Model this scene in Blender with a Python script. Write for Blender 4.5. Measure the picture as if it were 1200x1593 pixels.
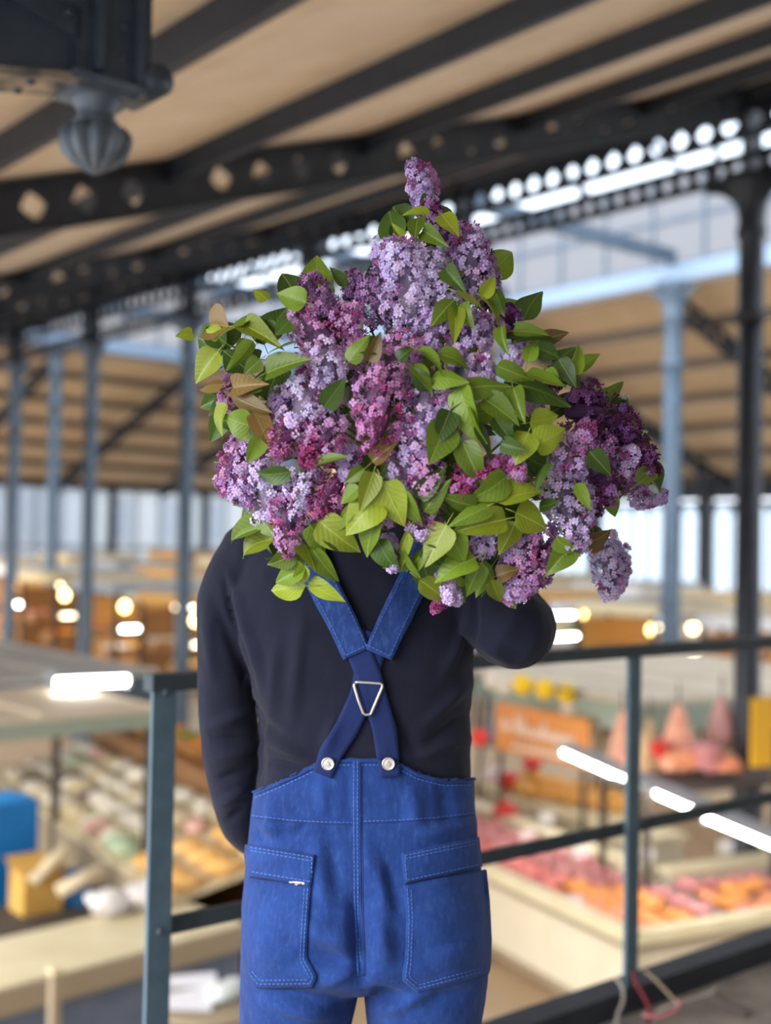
import bpy, bmesh, math, random
import numpy as np
from mathutils import Vector, Matrix, noise
from mathutils.bvhtree import BVHTree
R = math.radians
random.seed(7)
for o in list(bpy.data.objects): bpy.data.objects.remove(o, do_unlink=True)
SC = bpy.context.scene
COL = SC.collection

# ------------------------------------------------------------------ camera
CZ = 1.44                      # eye height above the gallery floor
F = 1880.0                     # focal length in pixels of the 1200 x 1593 frame
cam_d = bpy.data.cameras.new('camera'); cam = bpy.data.objects.new('camera', cam_d); COL.objects.link(cam)
cam_d.sensor_fit = 'VERTICAL'; cam_d.sensor_height = 36.0; cam_d.lens = F / 1593 * 36.0
CAMR = Matrix.Rotation(R(90 + 1.6), 3, 'X') @ Matrix.Rotation(R(1.05), 3, 'Z')
cam.matrix_world = Matrix.Translation((0, 0, CZ)) @ CAMR.to_4x4()
cam_d.clip_start = 0.05; cam_d.clip_end = 400
cam_d.dof.use_dof = True; cam_d.dof.focus_distance = 1.64
cam_d.dof.aperture_fstop = cam_d.lens / 19.5
SC.camera = cam

# ------------------------------------------------------------------ light
world = bpy.data.worlds.new('world'); SC.world = world; world.use_nodes = True
bg = world.node_tree.nodes['Background']; bg.inputs[0].default_value = (0.87, 0.93, 1.0, 1); bg.inputs[1].default_value = 1.45
sun_d = bpy.data.lights.new('hazy_sun', 'SUN'); sun = bpy.data.objects.new('hazy_sun', sun_d); COL.objects.link(sun)
sun_d.energy = 3.0; sun_d.angle = R(50); sun_d.color = (1.0, 0.96, 0.9)
sun.rotation_euler = Vector((-0.90, -0.72, 0.50)).to_track_quat('Z', 'Y').to_euler()
SC.view_settings.view_transform = 'Standard'; SC.view_settings.look = 'None'
SC.view_settings.gamma = 1.0; SC.view_settings.use_curve_mapping = False
SC.view_settings.exposure = 1.05
SC.cycles.use_denoising = True
SC.cycles.max_bounces = 12; SC.cycles.diffuse_bounces = 8; SC.cycles.transparent_max_bounces = 16
SC.cycles.caustics_reflective = False; SC.cycles.caustics_refractive = False

# ------------------------------------------------------------------ helpers
UD = Vector((math.sin(R(50)), math.cos(R(50)), 0)); VD = Vector((-math.cos(R(50)), math.sin(R(50)), 0)); ZD = Vector((0, 0, 1))
def W(u, v, z): return UD * u + VD * v + ZD * z                    # hall grid -> world
def ray(px, py): return (CAMR @ Vector((px - 600, 796.5 - py, -F))).normalized()
def at(px, py, Y):                                                 # point seen at a pixel, at distance Y ahead
    d = ray(px, py); return Vector((0, 0, CZ)) + d * (Y / d.y)
def atz(px, py, z):                                                # point seen at a pixel, at height z
    d = ray(px, py); return Vector((0, 0, CZ)) + d * ((z - CZ) / d.z)
def srgb(r, g, b):
    f = lambda c: (c / 255 / 12.92) if c / 255 <= 0.04045 else ((c / 255 + 0.055) / 1.055) ** 2.4
    return (f(r), f(g), f(b), 1)

MATS = {}
def mat(name, c, rough=0.6, metal=0.0, c2=None, scale=8.0, bump=0.0, bscale=40.0, detail=4, stretch=(1, 1, 1), spec=0.4, emit=None, estr=0.0, rnd=0.0):
    if name in MATS: return MATS[name]
    m = bpy.data.materials.new(name); m.use_nodes = True; nt = m.node_tree; N = nt.nodes; L = nt.links
    b = N['Principled BSDF']; b.inputs['Base Color'].default_value = srgb(*c); b.inputs['Roughness'].default_value = rough
    b.inputs['Metallic'].default_value = metal; b.inputs['Specular IOR Level'].default_value = spec
    tc = N.new('ShaderNodeTexCoord'); mp = N.new('ShaderNodeMapping'); mp.inputs['Scale'].default_value = stretch
    L.new(tc.outputs['Object'], mp.inputs['Vector'])
    col = None
    if c2 is not None:
        nz = N.new('ShaderNodeTexNoise'); nz.inputs['Scale'].default_value = scale; nz.inputs['Detail'].default_value = detail
        L.new(mp.outputs[0], nz.inputs['Vector'])
        cr = N.new('ShaderNodeValToRGB'); cr.color_ramp.elements[0].position = 0.35; cr.color_ramp.elements[1].position = 0.65
        cr.color_ramp.elements[0].color = srgb(*c); cr.color_ramp.elements[1].color = srgb(*c2)
        L.new(nz.outputs['Fac'], cr.inputs[0]); col = cr.outputs[0]
    if rnd > 0:
        oi = N.new('ShaderNodeObjectInfo'); hs = N.new('ShaderNodeHueSaturation')
        mr = N.new('ShaderNodeMapRange'); mr.inputs['To Min'].default_value = 1 - rnd; mr.inputs['To Max'].default_value = 1 + rnd
        L.new(oi.outputs['Random'], mr.inputs['Value']); L.new(mr.outputs[0], hs.inputs['Value'])
        if col is not None: L.new(col, hs.inputs['Color'])
        else: hs.inputs['Color'].default_value = srgb(*c)
        col = hs.outputs[0]
    if col is not None: L.new(col, b.inputs['Base Color'])
    if bump > 0:
        nb = N.new('ShaderNodeTexNoise'); nb.inputs['Scale'].default_value = bscale; nb.inputs['Detail'].default_value = 5
        L.new(mp.outputs[0], nb.inputs['Vector'])
        bp = N.new('ShaderNodeBump'); bp.inputs['Strength'].default_value = bump; bp.inputs['Distance'].default_value = 0.01
        L.new(nb.outputs['Fac'], bp.inputs['Height']); L.new(bp.outputs[0], b.inputs['Normal'])
    if emit is not None:
        b.inputs['Emission Color'].default_value = srgb(*emit); b.inputs['Emission Strength'].default_value = estr
    MATS[name] = m; return m

def wloc(o):
    p = Vector((0, 0, 0))
    while o is not None: p = p + o.location; o = o.parent
    return p
def tag(o, label=None, cat=None, group=None, kind=None):
    if label: o['label'] = label
    if cat: o['category'] = cat
    if group: o['group'] = group
    if kind: o['kind'] = kind
    return o
def empty(name, loc, label=None, cat=None, group=None, kind=None):
    o = bpy.data.objects.new(name, None); COL.objects.link(o); o.location = loc; o.empty_display_size = 0.05
    return tag(o, label, cat, group, kind)
class MB:
    def __init__(s): s.v = []; s.f = []
    def add(s, vs, fs):
        n = len(s.v); s.v += [Vector(p) for p in vs]; s.f += [tuple(i + n for i in f) for f in fs]; return s
    def hexa(s, p): return s.add(p, [(0, 3, 2, 1), (4, 5, 6, 7), (0, 1, 5, 4), (1, 2, 6, 5), (2, 3, 7, 6), (3, 0, 4, 7)])
    def box(s, c, ax, ay, az):          # centre and three half-axis vectors
        c = Vector(c); ax, ay, az = Vector(ax), Vector(ay), Vector(az)
        return s.hexa([c - ax - ay - az, c + ax - ay - az, c + ax + ay - az, c - ax + ay - az, c - ax - ay + az, c + ax - ay + az, c + ax + ay + az, c - ax + ay + az])
    def beam(s, a, b, w, h, up=None):   # rectangular bar a->b, width across, height along up
        a, b = Vector(a), Vector(b); d = (b - a); L = d.length; d = d / L; up = Vector(up) if up is not None else ZD
        sx = d.cross(up)
        if sx.length < 1e-4: sx = d.cross(Vector((0, 1, 0)))
        sx.normalize(); uz = sx.cross(d).normalized()
        return s.box((a + b) / 2, d * (L / 2), sx * (w / 2), uz * (h / 2))
    def rings(s, rr, closed=True, caps=True):
        n = len(rr[0]); base = len(s.v)
        for r in rr: s.v += [Vector(p) for p in r]
        for i in range(len(rr) - 1):
            for j in range(n if closed else n - 1):
                k = (j + 1) % n
                s.f.append((base + i * n + j, base + i * n + k, base + (i + 1) * n + k, base + (i + 1) * n + j))
        if caps and closed:
            s.f.append(tuple(base + j for j in reversed(range(n)))); s.f.append(tuple(base + (len(rr) - 1) * n + j for j in range(n)))
        return s
    def tube(s, pts, r, n=8, caps=True):
        pts = [Vector(p) for p in pts]; rs = r if isinstance(r, (list, tuple)) else [r] * len(pts); rr = []; ref = None
        for i, p in enumerate(pts):
            d = (pts[min(i + 1, len(pts) - 1)] - pts[max(i - 1, 0)]).normalized()
            if ref is None: ref = Vector((0, 0, 1)) if abs(d.z) < 0.9 else Vector((1, 0, 0))
            x = (ref - d * ref.dot(d)).normalized(); y = d.cross(x); ref = x
            rr.append([p + (x * math.cos(2 * math.pi * k / n) + y * math.sin(2 * math.pi * k / n)) * rs[i] for k in range(n)])
        return s.rings(rr, True, caps)
    def lathe(s, c, prof, n=24, flute=0, amp=0.0):   # prof: (radius, z)
        c = Vector(c); rr = []
        for r, z in prof:
            rr.append([c + Vector(((r * (1 + (amp * (abs(math.cos(flute * th / 2)) - 0.6) if flute else 0))) * math.cos(th), (r * (1 + (amp * (abs(math.cos(flute * th / 2)) - 0.6) if flute else 0))) * math.sin(th), z)) for th in [2 * math.pi * k / n for k in range(n)]])
        return s.rings(rr)
    def prism(s, poly, nrm, t):         # polygon (world points) extruded along nrm*t
        n = len(poly); d = Vector(nrm) * t; a = [Vector(p) for p in poly]
        return s.add(a + [p + d for p in a], [tuple(reversed(range(n))), tuple(range(n, 2 * n))] + [(i, (i + 1) % n, n + (i + 1) % n, n + i) for i in range(n)])
    def perf(s, p0, dl, dh, pitch, h, n, hw, hh, t, solid=()):   # plate of n cells with a rounded diamond hole in each
        p0 = Vector(p0); dl = Vector(dl); dh = Vector(dh); nm = dl.cross(dh).normalized() * t / 2
        for i in range(n):
            c = p0 + dl * (pitch * (i + 0.5))
            O = [(1, 0), (1, 1), (0, 1), (-1, 1), (-1, 0), (-1, -1), (0, -1), (1, -1)]
            out = [c + dl * (a * pitch / 2) + dh * (b * h / 2) for a, b in O]
            if i in solid:
                s.hexa([out[5] - nm, out[7] - nm, out[1] - nm, out[3] - nm, out[5] + nm, out[7] + nm, out[1] + nm, out[3] + nm]); continue
            k = 0.56
            inn = [c + dl * (a * hw) + dh * (b * hh) for a, b in [(1, 0), (k, k), (0, 1), (-k, k), (-1, 0), (-k, -k), (0, -1), (k, -k)]]
            vs = [p + nm for p in out] + [p + nm for p in inn] + [p - nm for p in out] + [p - nm for p in inn]
            fs = []
            for j in range(8):
                q = (j + 1) % 8
                fs += [(j, q, 8 + q, 8 + j), (16 + q, 16 + j, 24 + j, 24 + q), (8 + j, 8 + q, 24 + q, 24 + j)]
            s.add(vs, fs)
        return s
    def build(s, name, m, parent=None, smooth=False, label=None, cat=None, group=None, kind=None, loc=None):
        off = wloc(parent) if parent is not None else Vector((0, 0, 0))
        L = Vector(loc) - off if loc is not None else Vector((0, 0, 0))
        me = bpy.data.meshes.new(name); me.from_pydata([p - off - L for p in s.v], [], s.f); me.update()
        me.materials.append(m)
        if smooth: me.shade_smooth()
        o = bpy.data.objects.new(name, me); COL.objects.link(o); o.location = L
        if parent is not None: o.parent = parent
        return tag(o, label, cat, group, kind)
def clone(o, delta, parent=None):
    c = o.copy(); COL.objects.link(c); c.parent = parent
    if parent is None: c.location = o.location + Vector(delta)
    for ch in list(o.children): clone(ch, (0, 0, 0), c)
    return c

IRON = mat('painted_iron', (32, 37, 46), 0.5, c2=(42, 49, 59), scale=6, bump=0.15, bscale=30)
IRONB = mat('blue_grey_iron', (80, 96, 112), 0.5, c2=(92, 108, 124), scale=4)
RAILM = mat('railing_paint', (72, 95, 110), 0.55, c2=(84, 108, 123), scale=14, bump=0.2, bscale=60)
RAILD = mat('dark_rail', (44, 54, 62), 0.55, c2=(54, 66, 74), scale=14)  # rails get a darker tone than the posts
BOARD = mat('ceiling_boards', (218, 204, 184), 0.75, c2=(228, 216, 198), scale=3, stretch=(1, 1, 1), bump=0.05)
BOARD2 = mat('far_ceiling_boards', (222, 194, 154), 0.75, c2=(230, 204, 168), scale=2)
BATTEN = mat('brown_batten', (104, 92, 82), 0.7)
CONC = mat('gallery_concrete', (128, 122, 118), 0.9, c2=(150, 144, 138), scale=9, bump=0.3, bscale=50)
MFLOOR = mat('market_floor', (176, 150, 122), 0.6, c2=(190, 166, 138), scale=1.5)
WORN = mat('worn_iron', (82, 96, 112), 0.42, c2=(104, 114, 126), scale=14, bump=0.3, bscale=40)
ZM = -2.9                       # market floor
ORD = ['first', 'second', 'third', 'fourth', 'fifth', 'sixth', 'seventh', 'eighth', 'ninth', 'tenth', 'eleventh', 'twelfth', 'thirteenth', 'fourteenth', 'fifteenth', 'sixteenth', 'seventeenth', 'eighteenth', 'nineteenth', 'twentieth', 'twenty-first', 'twenty-second', 'twenty-third', 'twenty-fourth']

# ------------------------------------------------------------------ structure: floors
g = MB(); g.box(W(11, -0.3, -0.12), UD * 15, VD * 2.7, ZD * 0.12).build('floor_gallery', CONC, kind='structure')
MB().box(W(14, 21, ZM - 0.1), UD * 19, VD * 22, ZD * 0.1).build('floor', MFLOOR, kind='structure')

MB().box(W(8, -2.75, 1.5), UD * 12, VD * 0.1, ZD * 5.2).build('wall_back', mat('pale_plaster', (208, 202, 190), 0.9, c2=(216, 210, 200), scale=1.0), kind='structure')
# ------------------------------------------------------------------ near roof over the gallery aisle
SL = 0.335
def zc(u): return 2.79 + SL * u                 # ceiling height
SLD = (UD + ZD * SL).normalized(); SLN = SLD.cross(VD).normalized()
if SLN.z < 0: SLN = -SLN
VTR = [2.5, 7.87, 14.8, 20.3, 26.5]
VCOL = [7.87, 12.7, 16.3, 20.3, 24.4, 28.5]
UPU = [-0.9 + 0.0, 0.72, 2.59, 4.46, 6.32, 8.2, 10.05, 11.9]
V0, V1 = -2.6, 30.4
ceil = empty('ceiling', W(6, 12, zc(6)), 'beige boarded roof underside sloping up over the gallery', 'ceiling', kind='structure')
for i in range(len(UPU) - 1):
    a, b = UPU[i], UPU[i + 1]
    nb = 3 if i < 4 else 2
    for k in range(nb):
        ua, ub = a + (b - a) * k / nb + 0.004, a + (b - a) * (k + 1) / nb - 0.004
        MB().hexa([W(ua, V0, zc(ua)), W(ub, V0, zc(ub)), W(ub, V1, zc(ub)), W(ua, V1, zc(ua))] + [W(ua, V0, zc(ua) + 0.03), W(ub, V0, zc(ub) + 0.03), W(ub, V1, zc(ub) + 0.03), W(ua, V1, zc(ua) + 0.03)]).build('ceiling_board', BOARD, ceil)
MB().hexa([W(-1.0, V0, zc(-1) + 0.035), W(11.95, V0, zc(11.95) + 0.035), W(11.95, V1, zc(11.95) + 0.035), W(-1.0, V1, zc(-1) + 0.035)] +
          [W(-1.0, V0, zc(-1) + 0.08), W(11.95, V0, zc(11.95) + 0.08), W(11.95, V1, zc(11.95) + 0.08), W(-1.0, V1, zc(-1) + 0.08)]).build('roof_cover', BATTEN, ceil)
for i, u in enumerate(UPU):
    p = empty('roof_purlin', W(u, V0, zc(u) - 0.1), f'dark iron purlin under the beige gallery ceiling, {ORD[i]} up the slope', 'beam', 'purlins under the gallery ceiling', 'structure')
    MB().beam(W(u, V0, zc(u) - 0.085), W(u, V1, zc(u) - 0.085), 0.05, 0.165, SLN).build('web', IRON, p)
    MB().beam(W(u, V0, zc(u) - 0.172), W(u, V1, zc(u) - 0.172), 0.10, 0.018, SLN).build('flange', IRON, p)
for i, v in enumerate(VTR):
    t = empty('roof_truss', W(0, v, zc(0) - 0.2), f'dark perforated iron rafter under the gallery ceiling, {ORD[i]} beyond the railing', 'beam', 'perforated rafters under the gallery ceiling', 'structure')
    pitch = 0.374 * (1 + SL * SL) ** 0.5; h = 0.33
    n = 34; u0 = -0.9
    sol = [j for j in range(n) if any(abs(u0 + 0.374 * (j + 0.5) - q) < 0.19 for q in UPU)]
    p0 = W(u0, v, zc(u0) - 0.21)
    MB().perf(p0, SLD, SLN, pitch, h, n, 0.098, 0.10, 0.02, sol).build('perforated_web', IRON, t)
    pe = p0 + SLD * (pitch * n)
    MB().beam(p0 - SLN * 0.172, pe - SLN * 0.172, 0.09, 0.018, SLN).build('lower_flange', IRON, t)
    MB().beam(p0 + SLN * 0.17, pe + SLN * 0.17, 0.14, 0.02, SLN).build('upper_flange', IRON, t)

# girder carrying the top of the roof
GZ = CZ + 4.70
gd = empty('lattice_girder', W(12, 2, GZ), 'dark pierced iron girder with daylight through its round holes', 'beam', kind='structure')
vs0 = -2.0; gp = 0.345; ng = 96
MB().perf(W(12, vs0, GZ + 0.26), VD, ZD, gp, 0.32, ng, 0.115, 0.115, 0.02, []).build('upper_plate', IRON, gd)
MB().perf(W(12, vs0, GZ - 0.25), VD, ZD, gp * 0.72, 0.24, int(ng / 0.72), 0.085, 0.085, 0.02, []).build('lower_plate', IRON, gd)
for z in (0.44, 0.10, -0.12, -0.38):
    MB().beam(W(12, vs0, GZ + z), W(12, vs0 + gp * ng, GZ + z), 0.14, 0.03).build('flange', IRON, gd)
MB().beam(W(12, vs0, GZ + 0.55), W(12, vs0 + gp * ng, GZ + 0.55), 0.05, 0.18).build('top_plate', IRON, gd)
for v in [vs0 + 2.07 * k for k in range(17)]:
    MB().beam(W(12, v, GZ - 0.38), W(12, v, GZ + 0.45), 0.05, 0.05, VD).build('stiffener', IRON, gd)

def column(u, v, ztop, r, m, label, group, cap=True, zb=ZM):
    c = empty('iron_column', W(u, v, zb), label, 'column', group, 'structure')
    b = W(u, v, 0)
    prof = [(r * 1.9, zb), (r * 1.9, zb + 0.25), (r * 1.5, zb + 0.33), (r * 1.25, zb + 0.5), (r * 1.05, zb + 0.6), (r, zb + 2.0), (r * 0.92, ztop - 1.7)]
    MB().lathe(b, prof, 20).build('shaft', m, c, True)
    MB().lathe(b, [(r * 1.0, ztop - 1.7), (r * 1.25, ztop - 1.66), (r * 1.25, ztop - 1.58), (r * 0.98, ztop - 1.54), (r * 0.95, ztop - 0.75), (r * 1.15, ztop - 0.7), (r * 1.15, ztop - 0.62), (r, ztop - 0.55), (r * 1.2, ztop - 0.3), (r * 1.8, ztop - 0.14), (r * 1.9, ztop - 0.1), (r * 1.9, ztop)], 20).build('capital', m, c, True)
    return c
def bracket(c, u, v, z, d, m, s=0.85):          # curved spandrel plate with round holes, from a column head along d
    b = W(u, v, z); arc = []
    for k in range(9):
        a = math.pi / 2 * k / 8
        arc.append(b + d * (0.12 + s * (1 - math.cos(a))) - ZD * (s * (1 - math.sin(a)) + 0.1))
    poly = [b + d * 0.12 - ZD * (s + 0.1)] + arc[1:] + [b + d * (0.12 + s), b + d * 0.12]
    nm = d.cross(ZD).normalized()
    MB().prism([p - nm * 0.015 for p in poly], nm, 0.03).build('spandrel_bracket', m, c)
for i, v in enumerate(VCOL):
    m = IRON if v < 18 else IRONB  # backlit near columns darker, sky-lit ones paler: light put into the colour
    c = column(12, v, GZ - 0.38, 0.15, m, f'slim iron column under the pierced girder, {ORD[i]} from the right edge', 'iron columns under the pierced girder')
    bracket(c, 12, v, GZ - 0.38, VD, m, 0.5); bracket(c, 12, v, GZ - 0.38, -VD, m, 0.5)
    # web post beside the column through the girder
    MB().beam(W(12, v, GZ - 0.38), W(12, v, zc(11.8)), 0.34, 0.06, VD).build('girder_post', IRON, c)

# ------------------------------------------------------------------ nave and the roofs beyond
UF, VE = 19.2, 30.4              # far column line, end column line
ZT = CZ + 5.28                    # top of the low roofs
def far_roof(name, label, corners, axis, n, purl, rafters, ordtxt):
    # corners: top-start, top-end, bottom-end, bottom-start
    c = empty(name, (corners[0] + corners[2]) / 2, label, 'ceiling', kind='structure')
    ts, te, be, bs = corners
    for k in range(n):
        a, b = k / n + 0.002, (k + 1) / n - 0.002
        q = [ts.lerp(bs, a), te.lerp(be, a), te.lerp(be, b), ts.lerp(bs, b)]
        MB().hexa(q + [p + ZD * 0.05 for p in q]).build('ceiling_board', BOARD2, c)
    for k in range(n + 1):
        a = k / n; p0, p1 = ts.lerp(bs, a), te.lerp(be, a)
        MB().beam(p0 - ZD * 0.1, p1 - ZD * 0.1, 0.10, 0.2).build('batten', BATTEN, c)
    return c
EU, EV, ZE = 28.0, 39.4, CZ + 2.1
far_roof('ceiling_far_aisle', 'beige boarded roof underside beyond the bouquet, right of the blue-grey beam', [W(UF, 6, ZT), W(UF, VE, ZT), W(EU, EV, ZE), W(EU, 6, ZE)], VD, 6, None, None, '')
far_roof('ceiling_end_aisle', 'beige boarded roof underside far at the left end', [W(8, VE, ZT), W(UF, VE, ZT), W(EU, EV, ZE), W(8, EV, ZE)], UD, 6, None, None, '')
def rafter(a, b, label, n):
    t = empty('far_rafter', a, label, 'beam', 'dark rafters under the far roofs', 'structure')
    d = (b - a); L = d.length; d.normalize(); sd = d.cross(ZD).normalized(); up = sd.cross(d).normalized()
    MB().perf(a - up * 0.38, d, up, L / n, 0.4, n, 0.1, 0.1, 0.03, [j for j in range(n) if j % 5 == 0]).build('perforated_web', IRON, t)
    MB().beam(a - up * 0.58, b - up * 0.58, 0.16, 0.03, up).build('lower_flange', IRON, t)
for i, u in enumerate((13.9, 18.0, 22.1)):
    top = VE if u < UF else VE + (u - UF) * (EV - VE) / (EU - UF)
    zt = ZT if u < UF else ZT + (ZE - ZT) * (u - UF) / (EU - UF)
    rafter(W(u, top, zt), W(u, EV, ZE), f'dark sloping rafter under the far left roof, {ORD[i]} from the left', 24)
for i, v in enumerate((10.2, 14.3, 18.85, 23.0, 27.0)):
    rafter(W(UF, v, ZT), W(EU, v, ZE), f'dark sloping rafter under the roof right of the bouquet, {ORD[i]} from the right', 24)
ZB = CZ + 5.2
for i, v in enumerate((10.2, 14.3, 18.85, 23.0, 27.0)):
    c = column(UF, v, ZB, 0.19, IRONB, f'blue-grey iron column of the far nave side, {ORD[i]} from the right', 'columns of the far nave side')
    bracket(c, UF, v, ZB, VD, IRONB, 0.7); bracket(c, UF, v, ZB, -VD, IRONB, 0.7)
for i, u in enumerate((13.9, 18.0)):
    c = column(u, VE, ZB, 0.17, IRONB, f'blue-grey iron column at the end of the nave, {ORD[i]} from the left', 'columns at the nave end')
# beams over the far columns and ties across the nave
MB().beam(W(UF, 4, ZB + 0.16), W(UF, VE, ZB + 0.16), 0.16, 0.34).build('wall_plate_beam', mat('pale_blue_iron', (136, 156, 178), 0.5), label='pale blue-grey beam over the far column line, right of the bouquet', cat='beam', kind='structure')
MB().beam(W(8, VE, ZB + 0.16), W(UF, VE, ZB + 0.16), 0.16, 0.34).build('wall_plate_beam', MATS['pale_blue_iron'], label='pale blue-grey beam over the columns at the left nave end', cat='beam', kind='structure')
for i, v in enumerate((14.3, 18.85, 23.0, 27.0)):
    MB().beam(W(12.1, v, ZB + 0.5), W(UF, v, ZB + 0.5), 0.12, 0.26).build('tie_beam', IRONB, label=f'grey tie beam across the nave, {ORD[i]} from the right', cat='beam', group='tie beams across the nave', kind='structure')
# clerestory: frosted panes between bars, above the far roofs
FROST = mat('frosted_glass', (186, 192, 204), 0.5, c2=(168, 174, 188), scale=0.8)
def clear_glass(name, tint, mix):
    m = bpy.data.materials.new(name); m.use_nodes = True; N = m.node_tree.nodes; L = m.node_tree.links
    N.remove(N['Principled BSDF']); tr = N.new('ShaderNodeBsdfTransparent'); tr.inputs[0].default_value = tint
    gl = N.new('ShaderNodeBsdfTranslucent'); gl.inputs[0].default_value = tint
    mx = N.new('ShaderNodeMixShader'); mx.inputs[0].default_value = mix
    L.new(tr.outputs[0], mx.inputs[1]); L.new(gl.outputs[0], mx.inputs[2]); L.new(mx.outputs[0], N['Material Output'].inputs[0]); MATS[name] = m; return m
PANE = clear_glass('frosted_pane', (0.50, 0.51, 0.54, 1), 0.7)
WPANE = clear_glass('wall_pane', (0.70, 0.75, 0.80, 1), 0.35)
CLEAR = clear_glass('clear_pane', (0.93, 0.96, 1.0, 1), 0.1)
def clerestory(name, a, b, z0, z1, n, label):
    c = empty(name, (a + b) / 2 + ZD * z0, label, 'window', kind='structure')
    d = (b - a).normalized(); nm = d.cross(ZD)
    for k in range(n):
        p, q = a.lerp(b, k / n), a.lerp(b, (k + 1) / n)
        MB().hexa([p + ZD * z0 - nm * 0.01, q + ZD * z0 - nm * 0.01, q + ZD * z1 - nm * 0.01, p + ZD * z1 - nm * 0.01, p + ZD * z0 + nm * 0.01, q + ZD * z0 + nm * 0.01, q + ZD * z1 + nm * 0.01, p + ZD * z1 + nm * 0.01]).build('pane', PANE, c)
        MB().beam(p + ZD * z0, p + ZD * z1, 0.06, 0.06, d).build('mullion', IRONB, c)
    for z in (z0, (z0 + z1) / 2, z1):
        MB().beam(a + ZD * z, b + ZD * z, 0.07, 0.07).build('glazing_rail', IRONB, c)
clerestory('window_1', W(UF, 4, 0), W(UF, VE, 0), ZB + 0.34, CZ + 7.3, 22, 'frosted clerestory glazing above the far nave columns')
clerestory('window_2', W(8, VE, 0), W(UF, VE, 0), ZB + 0.34, CZ + 7.3, 10, 'frosted clerestory glazing at the left nave end')
# glazed nave roof: bars and clear panes
RZ = CZ + 8.6
nr = empty('window_3', W(15.6, 14, RZ), 'bright glazed skylight roof over the nave', 'window', kind='structure')
for side in (0, 1):
    e0 = (12.0, CZ + 6.2) if side == 0 else (UF, CZ + 7.3)
    for k in range(14):
        va, vb = -2 + 2.3 * k, -2 + 2.3 * (k + 1)
        MB().hexa([W(e0[0], va, e0[1]), W(e0[0], vb, e0[1]), W(15.6, vb, RZ), W(15.6, va, RZ)] + [p + ZD * 0.012 for p in [W(e0[0], va, e0[1]), W(e0[0], vb, e0[1]), W(15.6, vb, RZ), W(15.6, va, RZ)]]).build('pane', CLEAR, nr)
        MB().beam(W(e0[0], va, e0[1]), W(15.6, va, RZ), 0.06, 0.1).build('glazing_bar', IRONB, nr)
MB().beam(W(15.6, -2, RZ), W(15.6, VE, RZ), 0.14, 0.16).build('ridge_beam', IRONB, nr)

# ------------------------------------------------------------------ far walls with windows
STONE = mat('pale_wall', (170, 168, 166), 0.85, c2=(186, 182, 178), scale=1.2)
def arched_wall(name, a, b, bays, lights, label, zsill, zspring):
    c = empty(name, (a + b) / 2 + ZD * ZM, label, 'wall', kind='structure')
    d = (b - a).normalized(); nm = d.cross(ZD).normalized(); L = (b - a).length / bays
    MB().beam(a + ZD * ((ZM + zsill) / 2), b + ZD * ((ZM + zsill) / 2), 0.3, zsill - ZM).build('lower_wall', STONE, c)
    MB().beam(a + ZD * (ZE - 0.05), b + ZD * (ZE - 0.05), 0.24, 0.3).build('eaves_beam', IRON, c)
    for k in range(bays):
        p = a + d * (L * k)
        MB().beam(p + ZD * ZM, p + ZD * ZE, 0.3, 0.34, d).build('pilaster', IRON, c)
        w = (L - 0.5) / lights
        for j in range(lights):
            q = p + d * (0.25 + w * (j + 0.5))
            arc = [q + d * (w * 0.42 * math.cos(t)) + ZD * (zspring + w * 0.42 * math.sin(t)) for t in [math.pi * i / 8 for i in range(9)]]
            poly = [q + d * (w * 0.42) + ZD * zsill] + arc + [q - d * (w * 0.42) + ZD * zsill]
            MB().prism(poly, nm, 0.02).build('pane', WPANE, c)
            MB().beam(q + d * (w / 2) + ZD * zsill, q + d * (w / 2) + ZD * (zspring + 0.1), 0.05, 0.05, d).build('mullion', IRONB, c)
            # spandrel above the arch
            sp = [q + d * (w / 2) + ZD * zspring] + arc + [q - d * (w / 2) + ZD * zspring, q - d * (w / 2) + ZD * (zspring + w * 0.62), q + d * (w / 2) + ZD * (zspring + w * 0.62)]
            MB().prism(sp, nm, 0.05).build('arch_spandrel', IRONB, c)
        MB().beam(p + ZD * ((zspring + 0.42 + ZE) / 2), p + d * L + ZD * ((zspring + 0.42 + ZE) / 2), 0.06, max(0.1, ZE - zspring - 0.42)).build('transom_panel', IRON, c)
arched_wall('wall_right', W(EU + 0.1, 8, 0), W(EU + 0.1, EV, 0), 8, 6, 'far market wall of narrow arched bright windows right of the bouquet', -0.6, 2.45)
def open_wall(name, a, b, bays, label):
    c = empty(name, (a + b) / 2 + ZD * ZM, label, 'wall', kind='structure')
    d = (b - a).normalized(); L = (b - a).length / bays
    MB().beam(a + ZD * (ZM + 0.7), b + ZD * (ZM + 0.7), 0.25, 1.4).build('lower_wall', STONE, c)
    MB().beam(a + ZD * (ZE - 0.1), b + ZD * (ZE - 0.1), 0.24, 0.4).build('eaves_beam', IRON, c)
    for k in range(bays + 1):
        p = a + d * (L * k)
        MB().beam(p + ZD * ZM, p + ZD * ZE, 0.24, 0.26, d).build('pilaster', IRON, c)
        for j in range(1, 4):
            q = p + d * (L * j / 4)
            MB().beam(q + ZD * (ZM + 1.4), q + ZD * ZE, 0.05, 0.06, d).build('mullion', IRONB, c)
        if k < bays:
            q = p + d * L
            MB().prism([p + ZD * (ZM + 1.4), q + ZD * (ZM + 1.4), q + ZD * (ZE - 0.3), p + ZD * (ZE - 0.3)], d.cross(ZD), 0.02).build('pane', WPANE, c)
            MB().beam(p + ZD * (1.2), q + ZD * (1.2), 0.06, 0.08).build('glazing_rail', IRONB, c)
open_wall('wall_left', W(5, EV + 0.1, 0), W(EU, EV + 0.1, 0), 6, 'far glazed market wall under the eaves at the left')
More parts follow.
